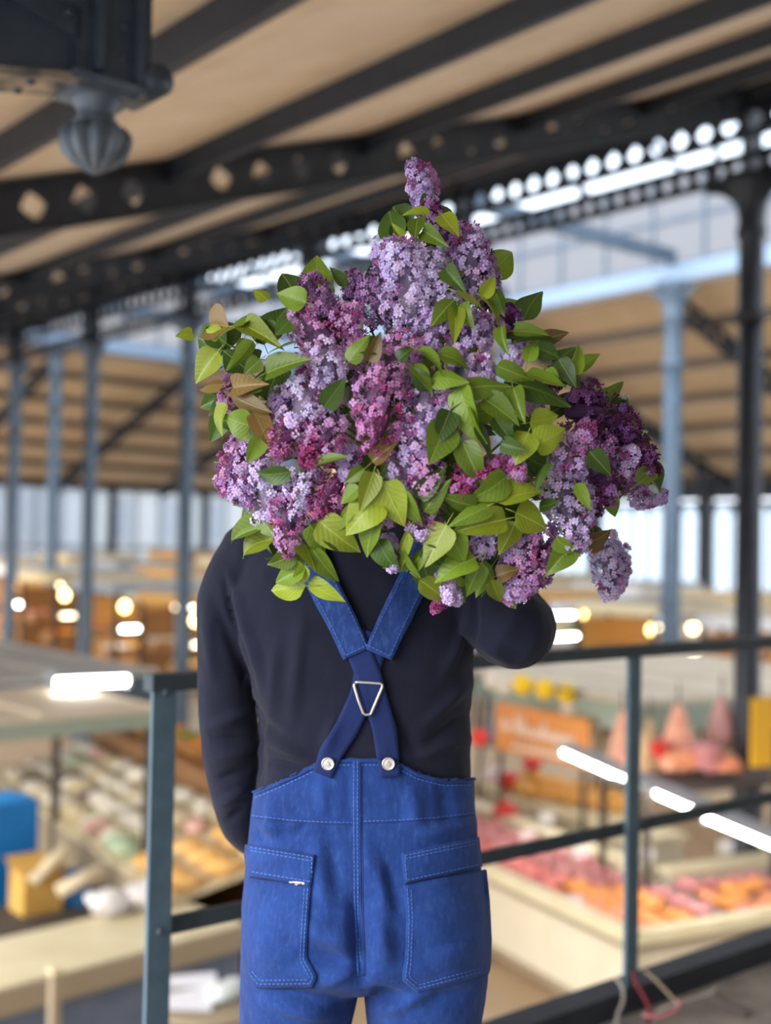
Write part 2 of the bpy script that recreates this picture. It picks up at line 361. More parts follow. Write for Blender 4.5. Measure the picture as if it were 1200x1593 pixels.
# houses across the street, seen through the far left glazing
HW = [mat('house_wall_a', (214, 208, 198), 0.9, c2=(202, 196, 188), scale=0.6), mat('house_wall_b', (196, 196, 200), 0.9, c2=(208, 206, 206), scale=0.6), mat('house_wall_c', (224, 214, 200), 0.9)]
HWIN = mat('house_window', (120, 130, 142), 0.3)
HROOF = mat('house_roof', (110, 112, 122), 0.8)
for i, (u0, u1, h) in enumerate(((2, 15, 11), (15.2, 24, 12), (24.2, 36, 10.5))):
    v = EV + 9
    hs = empty('town_house', W((u0 + u1) / 2, v, ZM), ['cream town house seen through the far left glazing', 'grey-white town house with a pink awning beyond the far glazing', 'pale ochre town house beyond the far corner of the market'][i], 'building', 'houses across the street')
    MB().box(W((u0 + u1) / 2, v + 3, ZM + h / 2), UD * ((u1 - u0) / 2), VD * 3, ZD * (h / 2)).build('house_wall', HW[i], hs)
    MB().add([W(u0, v - 0.2, ZM + h), W(u1, v - 0.2, ZM + h), W(u1, v + 3, ZM + h + 2.2), W(u0, v + 3, ZM + h + 2.2), W(u0, v + 6, ZM + h), W(u1, v + 6, ZM + h)], [(0, 1, 2, 3), (3, 2, 5, 4), (0, 3, 4), (1, 5, 2), (0, 4, 5, 1)]).build('roof', HROOF, hs)
    k = 0; u = u0 + 1.2
    while u < u1 - 1:
        for z in (1.0, 4.2, 7.4):
            MB().box(W(u, v - 0.03, ZM + z + 1.1), UD * 0.5, VD * 0.05, ZD * 0.95).build('window', HWIN, hs)
        u += 2.4
    if i == 1:
        MB().add([W(u0 + 1, v, ZM + 3.6), W(u1 - 3, v, ZM + 3.6), W(u1 - 3, v - 1.6, ZM + 2.7), W(u0 + 1, v - 1.6, ZM + 2.7), W(u0 + 1, v - 1.6, ZM + 2.3), W(u1 - 3, v - 1.6, ZM + 2.3)], [(0, 1, 2, 3), (3, 2, 5, 4)]).build('awning', mat('pink_awning', (214, 96, 120), 0.8), hs, label='pink shop awning')
MB().box(W(18, EV + 12, ZM - 0.06), UD * 24, VD * 10, ZD * 0.05).build('floor_street', mat('street', (150, 150, 152), 0.9), kind='structure')

# ------------------------------------------------------------------ hanging bracket with pendant, upper left
BIRON = mat('bracket_iron', (66, 77, 92), 0.4, c2=(80, 90, 104), scale=9, bump=0.25, bscale=40)
bk = empty('hammer_beam_bracket', W(1.0, 2.95, 2.6), 'dark riveted iron bracket with a fluted pendant, upper left corner', 'bracket', kind='structure')
PB = at(150, 160, 3.15)          # pendant axis at base plate level
pu = PB.dot(UD); pv = PB.dot(VD); pz = PB.z
def P3(du, dv, dz): return W(pu + du, pv + dv, pz + dz)
k = 1 / 597.0
MB().lathe(P3(0, 0, 0), [(0.022, 0.03), (0.066, 0.02), (0.066, 0.0), (0.05, -0.02), (0.046, -0.048), (0.058, -0.052), (0.06, -0.056), (0.052, -0.062)], 32).build('pendant_neck', WORN, bk, True)
MB().lathe(P3(0, 0, 0), [(0.05, -0.058), (0.07, -0.068), (0.084, -0.082), (0.089, -0.098), (0.088, -0.115), (0.078, -0.138), (0.058, -0.16), (0.03, -0.178), (0.008, -0.19)], 96, 10, 0.26).build('pendant_bulb', WORN, bk, True, label='fluted pointed iron pendant')
sq = [P3(a * 0.105, b * 0.085, 0.022) for a, b in ((-1, -1), (1, -1), (1, 1), (-1, 1))]
MB().prism(sq, ZD, 0.02).build('base_plate', WORN, bk)
sq = [P3(a * 0.085, b * 0.07, 0.004) for a, b in ((-1, -1), (1, -1), (1, 1), (-1, 1))]
MB().prism(sq, ZD, 0.02).build('base_plate', WORN, bk)
# upright post over the pendant with panelled face
MB().box(P3(0.0, 0, 0.55), UD * 0.085, VD * 0.05, ZD * 0.51).build('post', BIRON, bk)
MB().box(P3(0.085, 0, 0.55), UD * 0.012, VD * 0.085, ZD * 0.5).build('post_flange', BIRON, bk)
MB().box(P3(-0.03, -0.05, 0.5), UD * 0.012, VD * 0.03, ZD * 0.44).build('post_rib', BIRON, bk)
MB().tube([P3(0.14, -0.085, 0.075), P3(0.14, 0.075, 0.075)], 0.042, 24).build('scroll_roll', BIRON, bk, True)
MB().box(P3(0.105, 0, 0.3), UD * 0.02, VD * 0.06, ZD * 0.24).build('side_plate', BIRON, bk)
# arched arm running back to the eave
arm = []; arm_top = []
for i in range(13):
    s_ = i / 12; du = -0.04 - 1.3 * s_
    arm.append((du, 0.045 - 0.24 * s_ - 0.2 * max(0, s_ - 0.25) ** 1.8))
poly = [P3(a, 0, b) for a, b in arm] + [P3(-1.34, 0, 0.55), P3(-0.04, 0, 0.55)]
MB().prism([p - VD * 0.03 for p in poly], VD, 0.06).build('arm_web', BIRON, bk)
sf = MB(); rr = []
for a, b in arm: rr.append([P3(a, -0.075, b - 0.02), P3(a, 0.075, b - 0.02), P3(a, 0.075, b), P3(a, -0.075, b)])
sf.rings(rr).build('arm_soffit', mat('flaking_iron', (62, 70, 82), 0.6, c2=(186, 170, 146), scale=10, bump=0.3, bscale=30), bk, label='curved soffit plate with flaking paint')
MB().beam(P3(-0.06, -0.045, 0.215), P3(-1.3, -0.045, 0.56), 0.03, 0.02).build('panel_moulding', BIRON, bk)
MB().beam(P3(-0.06, -0.045, 0.33), P3(-1.3, -0.045, 0.70), 0.03, 0.02).build('panel_moulding', BIRON, bk)
MB().prism([P3(a, -0.032, b) for a, b in ((-0.07, 0.13), (-1.3, 0.47), (-1.3, 0.60), (-0.07, 0.24))], -VD, 0.018).build('cover_plate', BIRON, bk)
rv = MB().lathe((0, 0, 0), [(0.013, 0), (0.012, 0.006), (0.007, 0.011), (0.001, 0.012)], 10)
rivet = bpy.data.meshes.new('rivet'); rivet.from_pydata(rv.v, [], rv.f); rivet.materials.append(BIRON); rivet.shade_smooth()
def put_rivet(p, nrm, parent=bk, s=1.0):
    o = bpy.data.objects.new('rivet', rivet); COL.objects.link(o); o.parent = parent
    o.matrix_local = Matrix.Translation(p - wloc(parent)) @ nrm.to_track_quat('Z', 'Y').to_matrix().to_4x4() @ Matrix.Scale(s, 4)
for a, b in ((-0.11, 0.19), (-0.13, 0.27), (-0.3, 0.24), (-0.3, 0.36), (-0.3, 0.09), (-0.5, 0.3), (-0.5, 0.42)): put_rivet(P3(a, -0.052 if b > 0.1 else -0.032, b), -VD)
for a, b in ((-0.2, -0.04), (-0.2, 0.04), (-0.3, -0.04), (-0.3, 0.04), (-0.42, -0.04), (-0.42, 0.04)):
    zz = np.interp(-a, [-q[0] for q in arm], [q[1] for q in arm]); put_rivet(P3(a, b, zz - 0.02), -ZD)
for a, b in ((-0.08, -0.06), (0.08, -0.06), (0.08, 0.06), (-0.08, 0.06)): put_rivet(P3(a, b, 0.022), -ZD)
for z in (0.12, 0.2, 0.3): put_rivet(P3(0.05, -0.05, z), -VD)

# ------------------------------------------------------------------ railing along the gallery edge
VR = 2.42
rl = empty('gallery_railing', W(1.6, VR, 0), 'blue-grey iron railing with flat posts along the gallery edge', 'railing')
PL = at(262, 1050, 2.73); PR = at(990, 1015, 3.82)
uL, uR = PL.dot(UD), PR.dot(UD); sp = uR - uL
RT = 1.135
for i in range(0, 7):
    u = uL + sp * i
    t = RT if i != 0 else RT
    p = empty('post', (0, 0, 0)); p.parent = rl; p.location = W(u, VR, 0) - wloc(rl)
    MB().box(W(u, VR, 0.06 + (t - 0.06) / 2), UD * 0.030, VD * 0.006, ZD * ((t - 0.06) / 2)).build('post_bar', RAILM, p)
    MB().box(W(u + 0.027, VR + 0.016, 0.06 + (t - 0.06) / 2), UD * 0.005, VD * 0.018, ZD * ((t - 0.06) / 2)).build('post_bar', RAILM, p)
    for z in (RT - 0.035, 0.565, 0.12): put_rivet(W(u - 0.0, VR - 0.006, z), -VD, p, 0.7)
MB().box(W(uL + sp * 3, VR + 0.012, RT - 0.014), UD * (sp * 3.02), VD * 0.022, ZD * 0.019).build('top_rail', RAILD, rl)
MB().beam(W(uL, VR + 0.02, 0.565), W(uL + sp * 6, VR + 0.02, 0.565), 0.014, 0.04).build('mid_rail', RAILD, rl)
MB().box(W(uL + sp * 2.5, VR + 0.03, 0.0), UD * (sp * 4.5), VD * 0.05, ZD * 0.075).build('kerb', IRON, rl, label='dark iron kerb under the railing')

# ================================================================== the person
def sring(y, xl, xr, b, Y, n=44, p=2.5):       # superellipse ring; xl, xr, y from the photograph at depth Y
    a0, a1 = at(xl, y, Y), at(xr, y, Y); c = (a0 + a1) / 2; hx = (a1 - a0) / 2; r = []
    for k in range(n):
        t = 2 * math.pi * k / n; ct, st = math.cos(t), math.sin(t)
        r.append(c + hx * (math.copysign(abs(ct) ** (2 / p), ct)) + Vector((0, b, 0)) * (math.copysign(abs(st) ** (2 / p), st)))
    return r
def zring(X, hx, z, b, Y, n=32, p=2.3):
    return [Vector((X + hx * math.copysign(abs(math.cos(t)) ** (2 / p), math.cos(t)), Y + b * math.copysign(abs(math.sin(t)) ** (2 / p), math.sin(t)), z)) for t in [2 * math.pi * k / n for k in range(n)]]
def chain(mb, pts, n=20, sub=6):               # (px, py, Y, r) nodes -> smooth closed tube
    P = [at(a, b, c) for a, b, c, r in pts]; rr = [q[3] for q in pts]; out = []; ro = []
    for i in range(len(P) - 1):
        p0, p1, p2, p3 = P[max(i - 1, 0)], P[i], P[i + 1], P[min(i + 2, len(P) - 1)]
        for k in range(sub + (i == len(P) - 2)):
            t = k / sub
            out.append(0.5 * ((2 * p1) + (p2 - p0) * t + (2 * p0 - 5 * p1 + 4 * p2 - p3) * t * t + (3 * p1 - p0 - 3 * p2 + p3) * t ** 3))
            ro.append(rr[i] + (rr[i + 1] - rr[i]) * t)
    mb.tube(out, ro, n)
    for p, r in ((out[0], ro[0]), (out[-1], ro[-1])):
        mb.lathe(p, [(r * math.cos(a), r * math.sin(a)) for a in [-1.5, -1.1, -0.7, -0.3, 0, 0.3, 0.7, 1.1, 1.5]], 16)
def fuse(mb, voxel, smooth_it, fac=0.5):       # one continuous surface out of overlapping closed shells
    me = bpy.data.meshes.new('tmp'); me.from_pydata(mb.v, [], mb.f); me.update()
    bm = bmesh.new(); bm.from_mesh(me); bmesh.ops.recalc_face_normals(bm, faces=bm.faces); bm.to_mesh(me); bm.free()
    o = bpy.data.objects.new('tmp', me); COL.objects.link(o)
    m = o.modifiers.new('r', 'REMESH'); m.mode = 'VOXEL'; m.voxel_size = voxel; m.adaptivity = 0
    m2 = o.modifiers.new('s', 'SMOOTH'); m2.factor = fac; m2.iterations = smooth_it
    dg = bpy.context.evaluated_depsgraph_get(); dg.update()
    out = bpy.data.meshes.new_from_object(o.evaluated_get(dg), depsgraph=dg)
    bpy.data.objects.remove(o, do_unlink=True); bpy.data.meshes.remove(me)
    return out
def mesh_np(me):
    v = np.empty(len(me.vertices) * 3); me.vertices.foreach_get('co', v); v = v.reshape(-1, 3)
    nn = np.empty(len(me.vertices) * 3); me.vertices.foreach_get('normal', nn); return v, nn.reshape(-1, 3)
def topix(v):                                  # world points -> photograph pixels
    q = (v - np.array([0, 0, CZ])) @ np.array(CAMR); return 600 + F * q[:, 0] / -q[:, 2], 796.5 - F * q[:, 1] / -q[:, 2]
def seg_ridge(px, py, a, b, w):                # soft ridge along a photographed fold a->b, width w pixels
    ax, ay = a; dx, dy = b[0] - ax, b[1] - ay; L2 = dx * dx + dy * dy
    t = np.clip(((px - ax) * dx + (py - ay) * dy) / L2, 0, 1); d2 = (px - ax - t * dx) ** 2 + (py - ay - t * dy) ** 2
    return np.exp(-d2 / (w * w)) * np.sin(np.pi * np.clip(0.08 + 0.84 * t, 0, 1))
def add_mesh(me, name, m, parent, smooth=True):
    me.name = name; me.materials.clear(); me.materials.append(m)
    off = wloc(parent); me.transform(Matrix.Translation(-off))
    if smooth: me.shade_smooth()
    o = bpy.data.objects.new(name, me); COL.objects.link(o); o.parent = parent; return o

def cloth(name, c, c2, scale, rough, weave, wstr, noise_b, nb_scale, wear=None):
    m = bpy.data.materials.new(name); m.use_nodes = True; N = m.node_tree.nodes; L = m.node_tree.links; b = N['Principled BSDF']
    b.inputs['Roughness'].default_value = rough; b.inputs['Specular IOR Level'].default_value = 0.25
    b.inputs['Sheen Weight'].default_value = 0.06; b.inputs['Sheen Roughness'].default_value = 0.5
    tc = N.new('ShaderNodeTexCoord')
    nz = N.new('ShaderNodeTexNoise'); nz.inputs['Scale'].default_value = scale; nz.inputs['Detail'].default_value = 6; nz.inputs['Roughness'].default_value = 0.65
    L.new(tc.outputs['Object'], nz.inputs['Vector'])
    cr = N.new('ShaderNodeValToRGB'); cr.color_ramp.elements[0].position = 0.3; cr.color_ramp.elements[1].position = 0.72
    cr.color_ramp.elements[0].color = srgb(*c); cr.color_ramp.elements[1].color = srgb(*c2); L.new(nz.outputs['Fac'], cr.inputs[0])
    col = cr.outputs[0]
    if wear:
        n2 = N.new('ShaderNodeTexNoise'); n2.inputs['Scale'].default_value = 190; n2.inputs['Detail'].default_value = 3
        mp = N.new('ShaderNodeMapping'); mp.inputs['Scale'].default_value = (1, 1, 0.35); L.new(tc.outputs['Object'], mp.inputs[0]); L.new(mp.outputs[0], n2.inputs['Vector'])
        r2 = N.new('ShaderNodeMapRange'); r2.inputs['From Min'].default_value = 0.5; r2.inputs['From Max'].default_value = 0.85; r2.inputs['To Max'].default_value = 0.35
        mx = N.new('ShaderNodeMixRGB'); mx.inputs[2].default_value = srgb(*wear); L.new(n2.outputs['Fac'], r2.inputs[0]); L.new(r2.outputs[0], mx.inputs[0]); L.new(col, mx.inputs[1]); col = mx.outputs[0]
    L.new(col, b.inputs['Base Color'])
    wv = N.new('ShaderNodeTexNoise'); wv.inputs['Scale'].default_value = weave; wv.inputs['Detail'].default_value = 2; L.new(tc.outputs['Object'], wv.inputs['Vector'])
    b1 = N.new('ShaderNodeBump'); b1.inputs['Strength'].default_value = wstr; b1.inputs['Distance'].default_value = 0.002; L.new(wv.outputs['Fac'], b1.inputs['Height'])
    n3 = N.new('ShaderNodeTexNoise'); n3.inputs['Scale'].default_value = nb_scale; n3.inputs['Detail'].default_value = 4; L.new(tc.outputs['Object'], n3.inputs['Vector'])
    b2 = N.new('ShaderNodeBump'); b2.inputs['Strength'].default_value = noise_b; b2.inputs['Distance'].default_value = 0.01; L.new(n3.outputs['Fac'], b2.inputs['Height']); L.new(b1.outputs[0], b2.inputs['Normal'])
    L.new(b2.outputs[0], b.inputs['Normal']); MATS[name] = m; return m
NAVY = cloth('navy_knit', (18, 20, 37), (24, 27, 47), 9, 0.9, 900, 0.35, 0.35, 16)
DENIM = cloth('blue_workwear_twill', (18, 46, 106), (32, 66, 136), 14, 0.85, 1100, 0.5, 0.5, 22, wear=(66, 98, 158))
DENIM2 = cloth('blue_strap_twill', (24, 50, 108), (36, 64, 126), 20, 0.85, 1100, 0.5, 0.2, 40, wear=(88, 122, 186))
WEB = cloth('navy_strap_webbing', (18, 34, 84), (26, 44, 96), 30, 0.8, 1400, 0.4, 0.1, 40)
THREAD = mat('pale_blue_thread', (66, 100, 170), 0.8); THREADD = mat('shadowed_seam', (22, 44, 100), 0.9)
SKIN = mat('skin', (206, 160, 136), 0.5, c2=(214, 170, 148), scale=20); HAIR = mat('dark_hair', (44, 34, 28), 0.6, c2=(60, 46, 36), scale=60, stretch=(1, 1, 0.2))
STEEL = mat('nickel', (205, 200, 196), 0.35, 0.85)

PB0 = at(563, 1200, 1.90); PER = empty('person', Vector((PB0.x, 1.92, 0.0)), 'person seen from behind in navy sweater and blue dungarees, bouquet over the shoulder', 'person')
LARM = [(400, 872, 1.905, .066), (362, 925, 1.905, .054), (353, 1000, 1.925, .0475), (354, 1090, 1.957, .0475), (360, 1170, 1.968, .048), (366, 1235, 1.995, .040), (378, 1284, 2.04, .034), (404, 1310, 2.095, .030)]
RARM = [(700, 875, 1.905, .066), (745, 925, 1.875, .063), (795, 977, 1.815, .061), (812, 968, 1.865, .052), (785, 925, 1.97, .042), (752, 895, 2.06, .034)]
# --- sweater
mb = MB()
TOR = [(765, 527, 613, .060, 1.925), (790, 495, 640, .068, 1.92), (812, 440, 690, .080, 1.912), (835, 395, 728, .094, 1.906), (870, 372, 745, .106, 1.90), (930, 362, 744, .115, 1.896), (1000, 374, 738, .119, 1.896),
       (1090, 397, 733, .117, 1.90), (1160, 402, 732, .115, 1.905), (1230, 398, 733, .117, 1.91), (1330, 394, 740, .12, 1.915)]
mb.rings([sring(*t) for t in TOR])
chain(mb, LARM); chain(mb, RARM)
sw = fuse(mb, 0.0042, 7)
v, nn = mesh_np(sw); px, py = topix(v); d = np.zeros(len(v))
FOLDS = [((352, 905), (400, 1075), 7, -.006), ((362, 900), (412, 1070), 9, .004), ((470, 960), (455, 1120), 12, .003), ((430, 1000), (425, 1120), 10, .0025), ((655, 1130), (735, 1060), 9, .004), ((660, 1160), (730, 1110), 9, -.004),
         ((690, 1050), (730, 960), 8, .004), ((640, 1180), (730, 1150), 8, .0035), ((415, 1150), (480, 1175), 9, .004), ((410, 1180), (490, 1200), 7, -.004), ((405, 1120), (440, 1145), 9, -.003),
         ((325, 1130), (395, 1105), 9, .004), ((322, 1150), (400, 1150), 8, -.005), ((325, 1180), (400, 1170), 9, .004), ((335, 1215), (395, 1195), 8, -.004), ((340, 1250), (385, 1225), 7, .004), ((350, 1280), (385, 1255), 7, -.003),
         ((318, 930), (330, 1060), 10, .003), ((335, 940), (385, 1060), 9, -.003), ((745, 1000), (800, 1030), 9, .004), ((760, 960), (845, 950), 10, .002), ((520, 1120), (505, 1170), 9, .003), ((620, 1120), (650, 1180), 10, -.003), ((600, 900), (640, 1000), 14, .0015)]
for a, b, w, h in FOLDS: d += 2.2 * h * seg_ridge(px, py, a, b, w)
def seam_step(px, py, pl, h, w):             # cloth edge lying over its neighbour along a polyline, raised on its right side
    out = np.zeros(len(px)); y0, y1 = pl[0][1], pl[-1][1]
    sx = px - np.interp(py, [p[1] for p in pl], [p[0] for p in pl]); k = np.clip((py - y0) / 25, 0, 1) * np.clip((y1 - py) / 25, 0, 1)
    return h * k * np.where(sx > 0, np.exp(-sx / w), np.exp(sx / 2.0) * 0)
bk_ = v[:, 1] < 1.91
d += np.where(bk_, seam_step(px, py, [(350, 880), (356, 930), (372, 1000), (392, 1065), (402, 1110)], .0075, 30), 0)
d -= np.where(bk_, .007 * seg_ridge(px, py, (375, 1030), (405, 1130), 7) + .010 * seg_ridge(px, py, (402, 1090), (402, 1240), 8), 0)
d -= np.where(bk_, .010 * seg_ridge(px, py, (738, 900), (737, 1010), 7), 0)
for i in range(len(v)):
    q = v[i]; d[i] += 0.0030 * noise.noise((q[0] * 14, q[1] * 14, q[2] * 9)) + 0.0008 * noise.noise((q[0] * 45, q[1] * 45, q[2] * 30))
v2 = v + nn * d[:, None]; sw.vertices.foreach_set('co', v2.ravel()); sw.update()
swv = [Vector(p) for p in v2]; swp = [tuple(p.vertices) for p in sw.polygons]
SWEATER = add_mesh(sw, 'sweater', NAVY, PER); tag(SWEATER, 'dark navy long-sleeved sweater')
# --- dungarees
mb = MB()
TRK = [(1140, 400, 735, .120, 1.905), (1182, 397, 737, .124, 1.905), (1232, 395, 738, .128, 1.907), (1280, 389, 741, .134, 1.905), (1330, 384, 746, .142, 1.900), (1400, 379, 753, .152, 1.895), (1460, 376, 756, .154, 1.893), (1490, 382, 750, .142, 1.896), (1510, 410, 722, .115, 1.90), (1520, 460, 670, .09, 1.90)]
mb.rings([sring(*t) for t in TRK])
for s_, xs in ((-1, ((1430, 384, 540), (1470, 376, 560), (1500, 374, 563), (1520, 374, 563), (1545, 374, 557), (1600, 375, 546))), (1, ((1430, 585, 748), (1470, 566, 757), (1500, 563, 758), (1520, 563, 758), (1545, 566, 756), (1600, 573, 748)))):
    rr = [sring(y, a, b, .146 - .0002 * (y - 1440), 1.897, p=2.2) for y, a, b in xs]
    last = rr[-1]; cx = sum((p.x for p in last)) / len(last); hx = (max(p.x for p in last) - min(p.x for p in last)) / 2; z0 = last[0].z
    for z, k in ((0.62, .97), (0.48, .95), (0.3, .97), (0.13, 1.02), (0.075, 1.03)):
        rr.append(zring(cx + s_ * 0.01 * (z0 - z), hx * k, z, (.104 + .01 * (z > .5)) * k, 1.905 + 0.012 * (z0 - z), len(last), 2.2))
    mb.rings(rr)
ov = fuse(mb, 0.0042, 8)
def ztop_px(x):                                 # upper edge of the dungarees in the photograph
    return np.interp(x, [380, 397, 430, 470, 500, 515, 600, 615, 650, 690, 737, 760], [1240, 1232, 1218, 1200, 1184, 1181, 1181, 1184, 1203, 1213, 1212, 1212])
bm = bmesh.new(); bm.from_mesh(ov); bm.verts.ensure_lookup_table()
V = np.array([q.co[:] for q in bm.verts]); px, py = topix(V)
front = V[:, 1] > 1.93
px2 = np.where(front, 2 * 565 - px, px)
lim = ztop_px(px)
lim = np.where(front, np.minimum(lim, 1232), lim)
keep = py >= lim - 2
bmesh.ops.delete(bm, geom=[f for f in bm.faces if not any(keep[q.index] for q in f.verts)], context='FACES')
bm.verts.index_update()
for q in bm.verts:
    if q.is_boundary:
        a = np.array([q.co[:]]); x_, y_ = topix(a); L_ = float(ztop_px(x_)[0]) if q.co.y <= 1.93 else min(float(ztop_px(x_)[0]), 1232)
        q.co.z -= (L_ - y_[0]) / 1000.0
bm.to_mesh(ov); bm.free(); ov.update()
v, nn = mesh_np(ov); px, py = topix(v); d = np.zeros(len(v)); back = v[:, 1] < 1.93
OF = [((553, 1400), (562, 1530), 12, -.010), ((480, 1480), (560, 1510), 16, -.005), ((470, 1440), (560, 1470), 18, .005), ((500, 1530), (560, 1505), 12, .004), ((410, 1540), (500, 1560), 12, -.005), ((420, 1560), (520, 1580), 12, .005),
      ((590, 1420), (600, 1500), 16, .006), ((600, 1340), (622, 1420), 10, -.003), ((585, 1330), (600, 1420), 12, .0035), ((575, 1545), (640, 1560), 12, -.005), ((590, 1570), (660, 1550), 12, .005), ((660, 1560), (735, 1545), 12, -.004), ((400, 1290), (450, 1285), 8, .003),
      ((395, 1285), (410, 1310), 7, -.003), ((420, 1250), (430, 1310), 10, .003), ((455, 1300), (480, 1280), 8, -.002), ((500, 1210), (505, 1270), 10, .002), ((540, 1200), (545, 1280), 9, -.0015), ((640, 1215), (650, 1290), 14, .003), ((690, 1220), (700, 1290), 12, -.002),
      ((490, 1300), (510, 1420), 14, .003), ((515, 1310), (525, 1400), 10, -.002), ((570, 1290), (575, 1400), 10, .002), ((650, 1300), (735, 1280), 10, .003)]
for a, b, w, h in OF: d += np.where(back, 2.8 * h * seg_ridge(px, py, a, b, w), 0)
for i in range(len(v)):
    q = v[i]; d[i] += 0.0022 * noise.noise((q[0] * 16, q[1] * 16, q[2] * 12)) + 0.0009 * noise.noise((q[0] * 50, q[1] * 50, q[2] * 40))
v2 = v + nn * d[:, None]; ov.vertices.foreach_set('co', v2.ravel()); ov.update()
ovv = [Vector(p) for p in v2]; ovp = [tuple(p.vertices) for p in ov.polygons]
DUNG = add_mesh(ov, 'dungarees', DENIM, PER); tag(DUNG, 'faded blue cotton dungarees')
sd = DUNG.modifiers.new('thickness', 'SOLIDIFY'); sd.thickness = 0.003; sd.offset = -1
BV_OV = BVHTree.FromPolygons(ovv, ovp)
BV_ALL = BVHTree.FromPolygons(swv + ovv, swp + [tuple(i + len(swv) for i in p) for p in ovp])
CAMP = Vector((0, 0, CZ))
def proj(x, y, bvh, free=False):
    d = ray(x, y); h = bvh.ray_cast(CAMP, d)
    if h[0] is None or h[0].y > 1.97:
        if free: return at(x, y, 1.872), Vector((0.5, -0.85, 0))
        q = at(x, y, 1.86); h = bvh.find_nearest(q); return h[0], h[1]
    return h[0], h[1]
def patch(mb, left, right, bvh, off, nx=14, ny=18, bulge=0.0, edge=0.003, free=False):   # raised cloth patch between two edge polylines (pixels)
    def samp(pl, t):
        L = [0]
        for a, b in zip(pl[:-1], pl[1:]): L.append(L[-1] + math.dist(a, b))
        s = t * L[-1]
        return (np.interp(s, L, [p[0] for p in pl]), np.interp(s, L, [p[1] for p in pl]))
    n0 = len(mb.v); W1 = nx + 1
    top = []; bot = []
    for j in range(ny + 1):
        a, b = samp(left, j / ny), samp(right, j / ny)
        for i in range(nx + 1):
            t = i / nx; p, n = proj(a[0] + (b[0] - a[0]) * t, a[1] + (b[1] - a[1]) * t, bvh, free)
            n = (n + Vector((0, -0.6, 0))).normalized()
            k = off + bulge * math.sin(math.pi * t) * math.sin(math.pi * j / ny)
            top.append(p + n * k); bot.append(p - n * edge)
    m = len(top); fs = []
    for j in range(ny):
        for i in range(nx): q = j * W1 + i; fs.append((q, q + W1, q + W1 + 1, q + 1))
    rim = [i for i in range(W1)] + [j * W1 + nx for j in range(1, ny + 1)] + [ny * W1 + i for i in range(nx - 1, -1, -1)] + [j * W1 for j in range(ny - 1, 0, -1)]
    for a, b in zip(rim, rim[1:] + rim[:1]): fs.append((a, b, m + b, m + a))
    mb.add(top + bot, fs); return mb
def ribbon(mb, path, w, bvh, off, seg=5.0, nx=4, edge=0.002):
    L = [0]
    for a, b in zip(path[:-1], path[1:]): L.append(L[-1] + math.dist(a, b))
    n = max(1, int(L[-1] / seg)); X = [p[0] for p in path]; Y = [p[1] for p in path]; ws = w if isinstance(w, (list, tuple)) else [w] * len(path)
    lf, rt = [], []
    for k in range(n + 1):
        s = L[-1] * k / n; x, y = np.interp(s, L, X), np.interp(s, L, Y); s2 = min(L[-1], s + 2); s1 = max(0, s - 2)
        dx, dy = np.interp(s2, L, X) - np.interp(s1, L, X), np.interp(s2, L, Y) - np.interp(s1, L, Y); l = math.hypot(dx, dy) or 1; ww = np.interp(s, L, ws) / 2
        lf.append((x + dy / l * ww, y - dx / l * ww)); rt.append((x - dy / l * ww, y + dx / l * ww))
    lf, rt = rt, lf
    return patch(mb, lf, rt, bvh, off, nx, n, 0, edge)
def stitch(path, bvh, off, parent, dash=4.5, gap=2.2, w=1.5, m=None):
    mb = MB(); L = [0]
    for a, b in zip(path[:-1], path[1:]): L.append(L[-1] + math.dist(a, b))
    X = [p[0] for p in path]; Y = [p[1] for p in path]; s = 0
    while s < L[-1]:
        e = min(s + dash, L[-1]); ribbon(mb, [(np.interp(s, L, X), np.interp(s, L, Y)), (np.interp(e, L, X), np.interp(e, L, Y))], w, bvh, off, 10, 1, 0.0005); s += dash + gap
    return mb.build('stitching', m or THREAD, parent)
# seams on the dungarees
top = [(x, float(ztop_px(x))) for x in range(397, 738, 6)]
ribbon(MB(), [(x, y + 2.5) for x, y in top], 5, BV_OV, 0.002, 6, 2).build('top_hem', DENIM, DUNG, True)
stitch([(x, y + 9) for x, y in top], BV_OV, 0.0010, DUNG)
ribbon(MB(), [(556, 1184), (556, 1300), (557, 1400), (562, 1518)], 13, BV_OV, 0.0016, 8, 3).build('centre_seam', DENIM, DUNG, True)
for dx in (-5, 0.5): stitch([(556 + dx, 1184), (556 + dx, 1300), (557 + dx, 1400), (562 + dx, 1516)], BV_OV, 0.0026, DUNG)
ribbon(MB(), [(563.5, 1184), (563.5, 1300), (564.5, 1400), (569, 1516)], 2.2, BV_OV, 0.0008, 8, 1).build('seam_edge', THREADD, DUNG)
for side in ([(392, 1272), (450, 1279), (500, 1282), (548, 1283)], [(566, 1281), (620, 1279), (680, 1275), (738, 1268)]):
    ribbon(MB(), side, 1.8, BV_OV, 0.0007, 6, 1).build('yoke_seam', THREADD, DUNG); stitch([(x, y - 3.5) for x, y in side], BV_OV, 0.0007, DUNG, w=1.2)
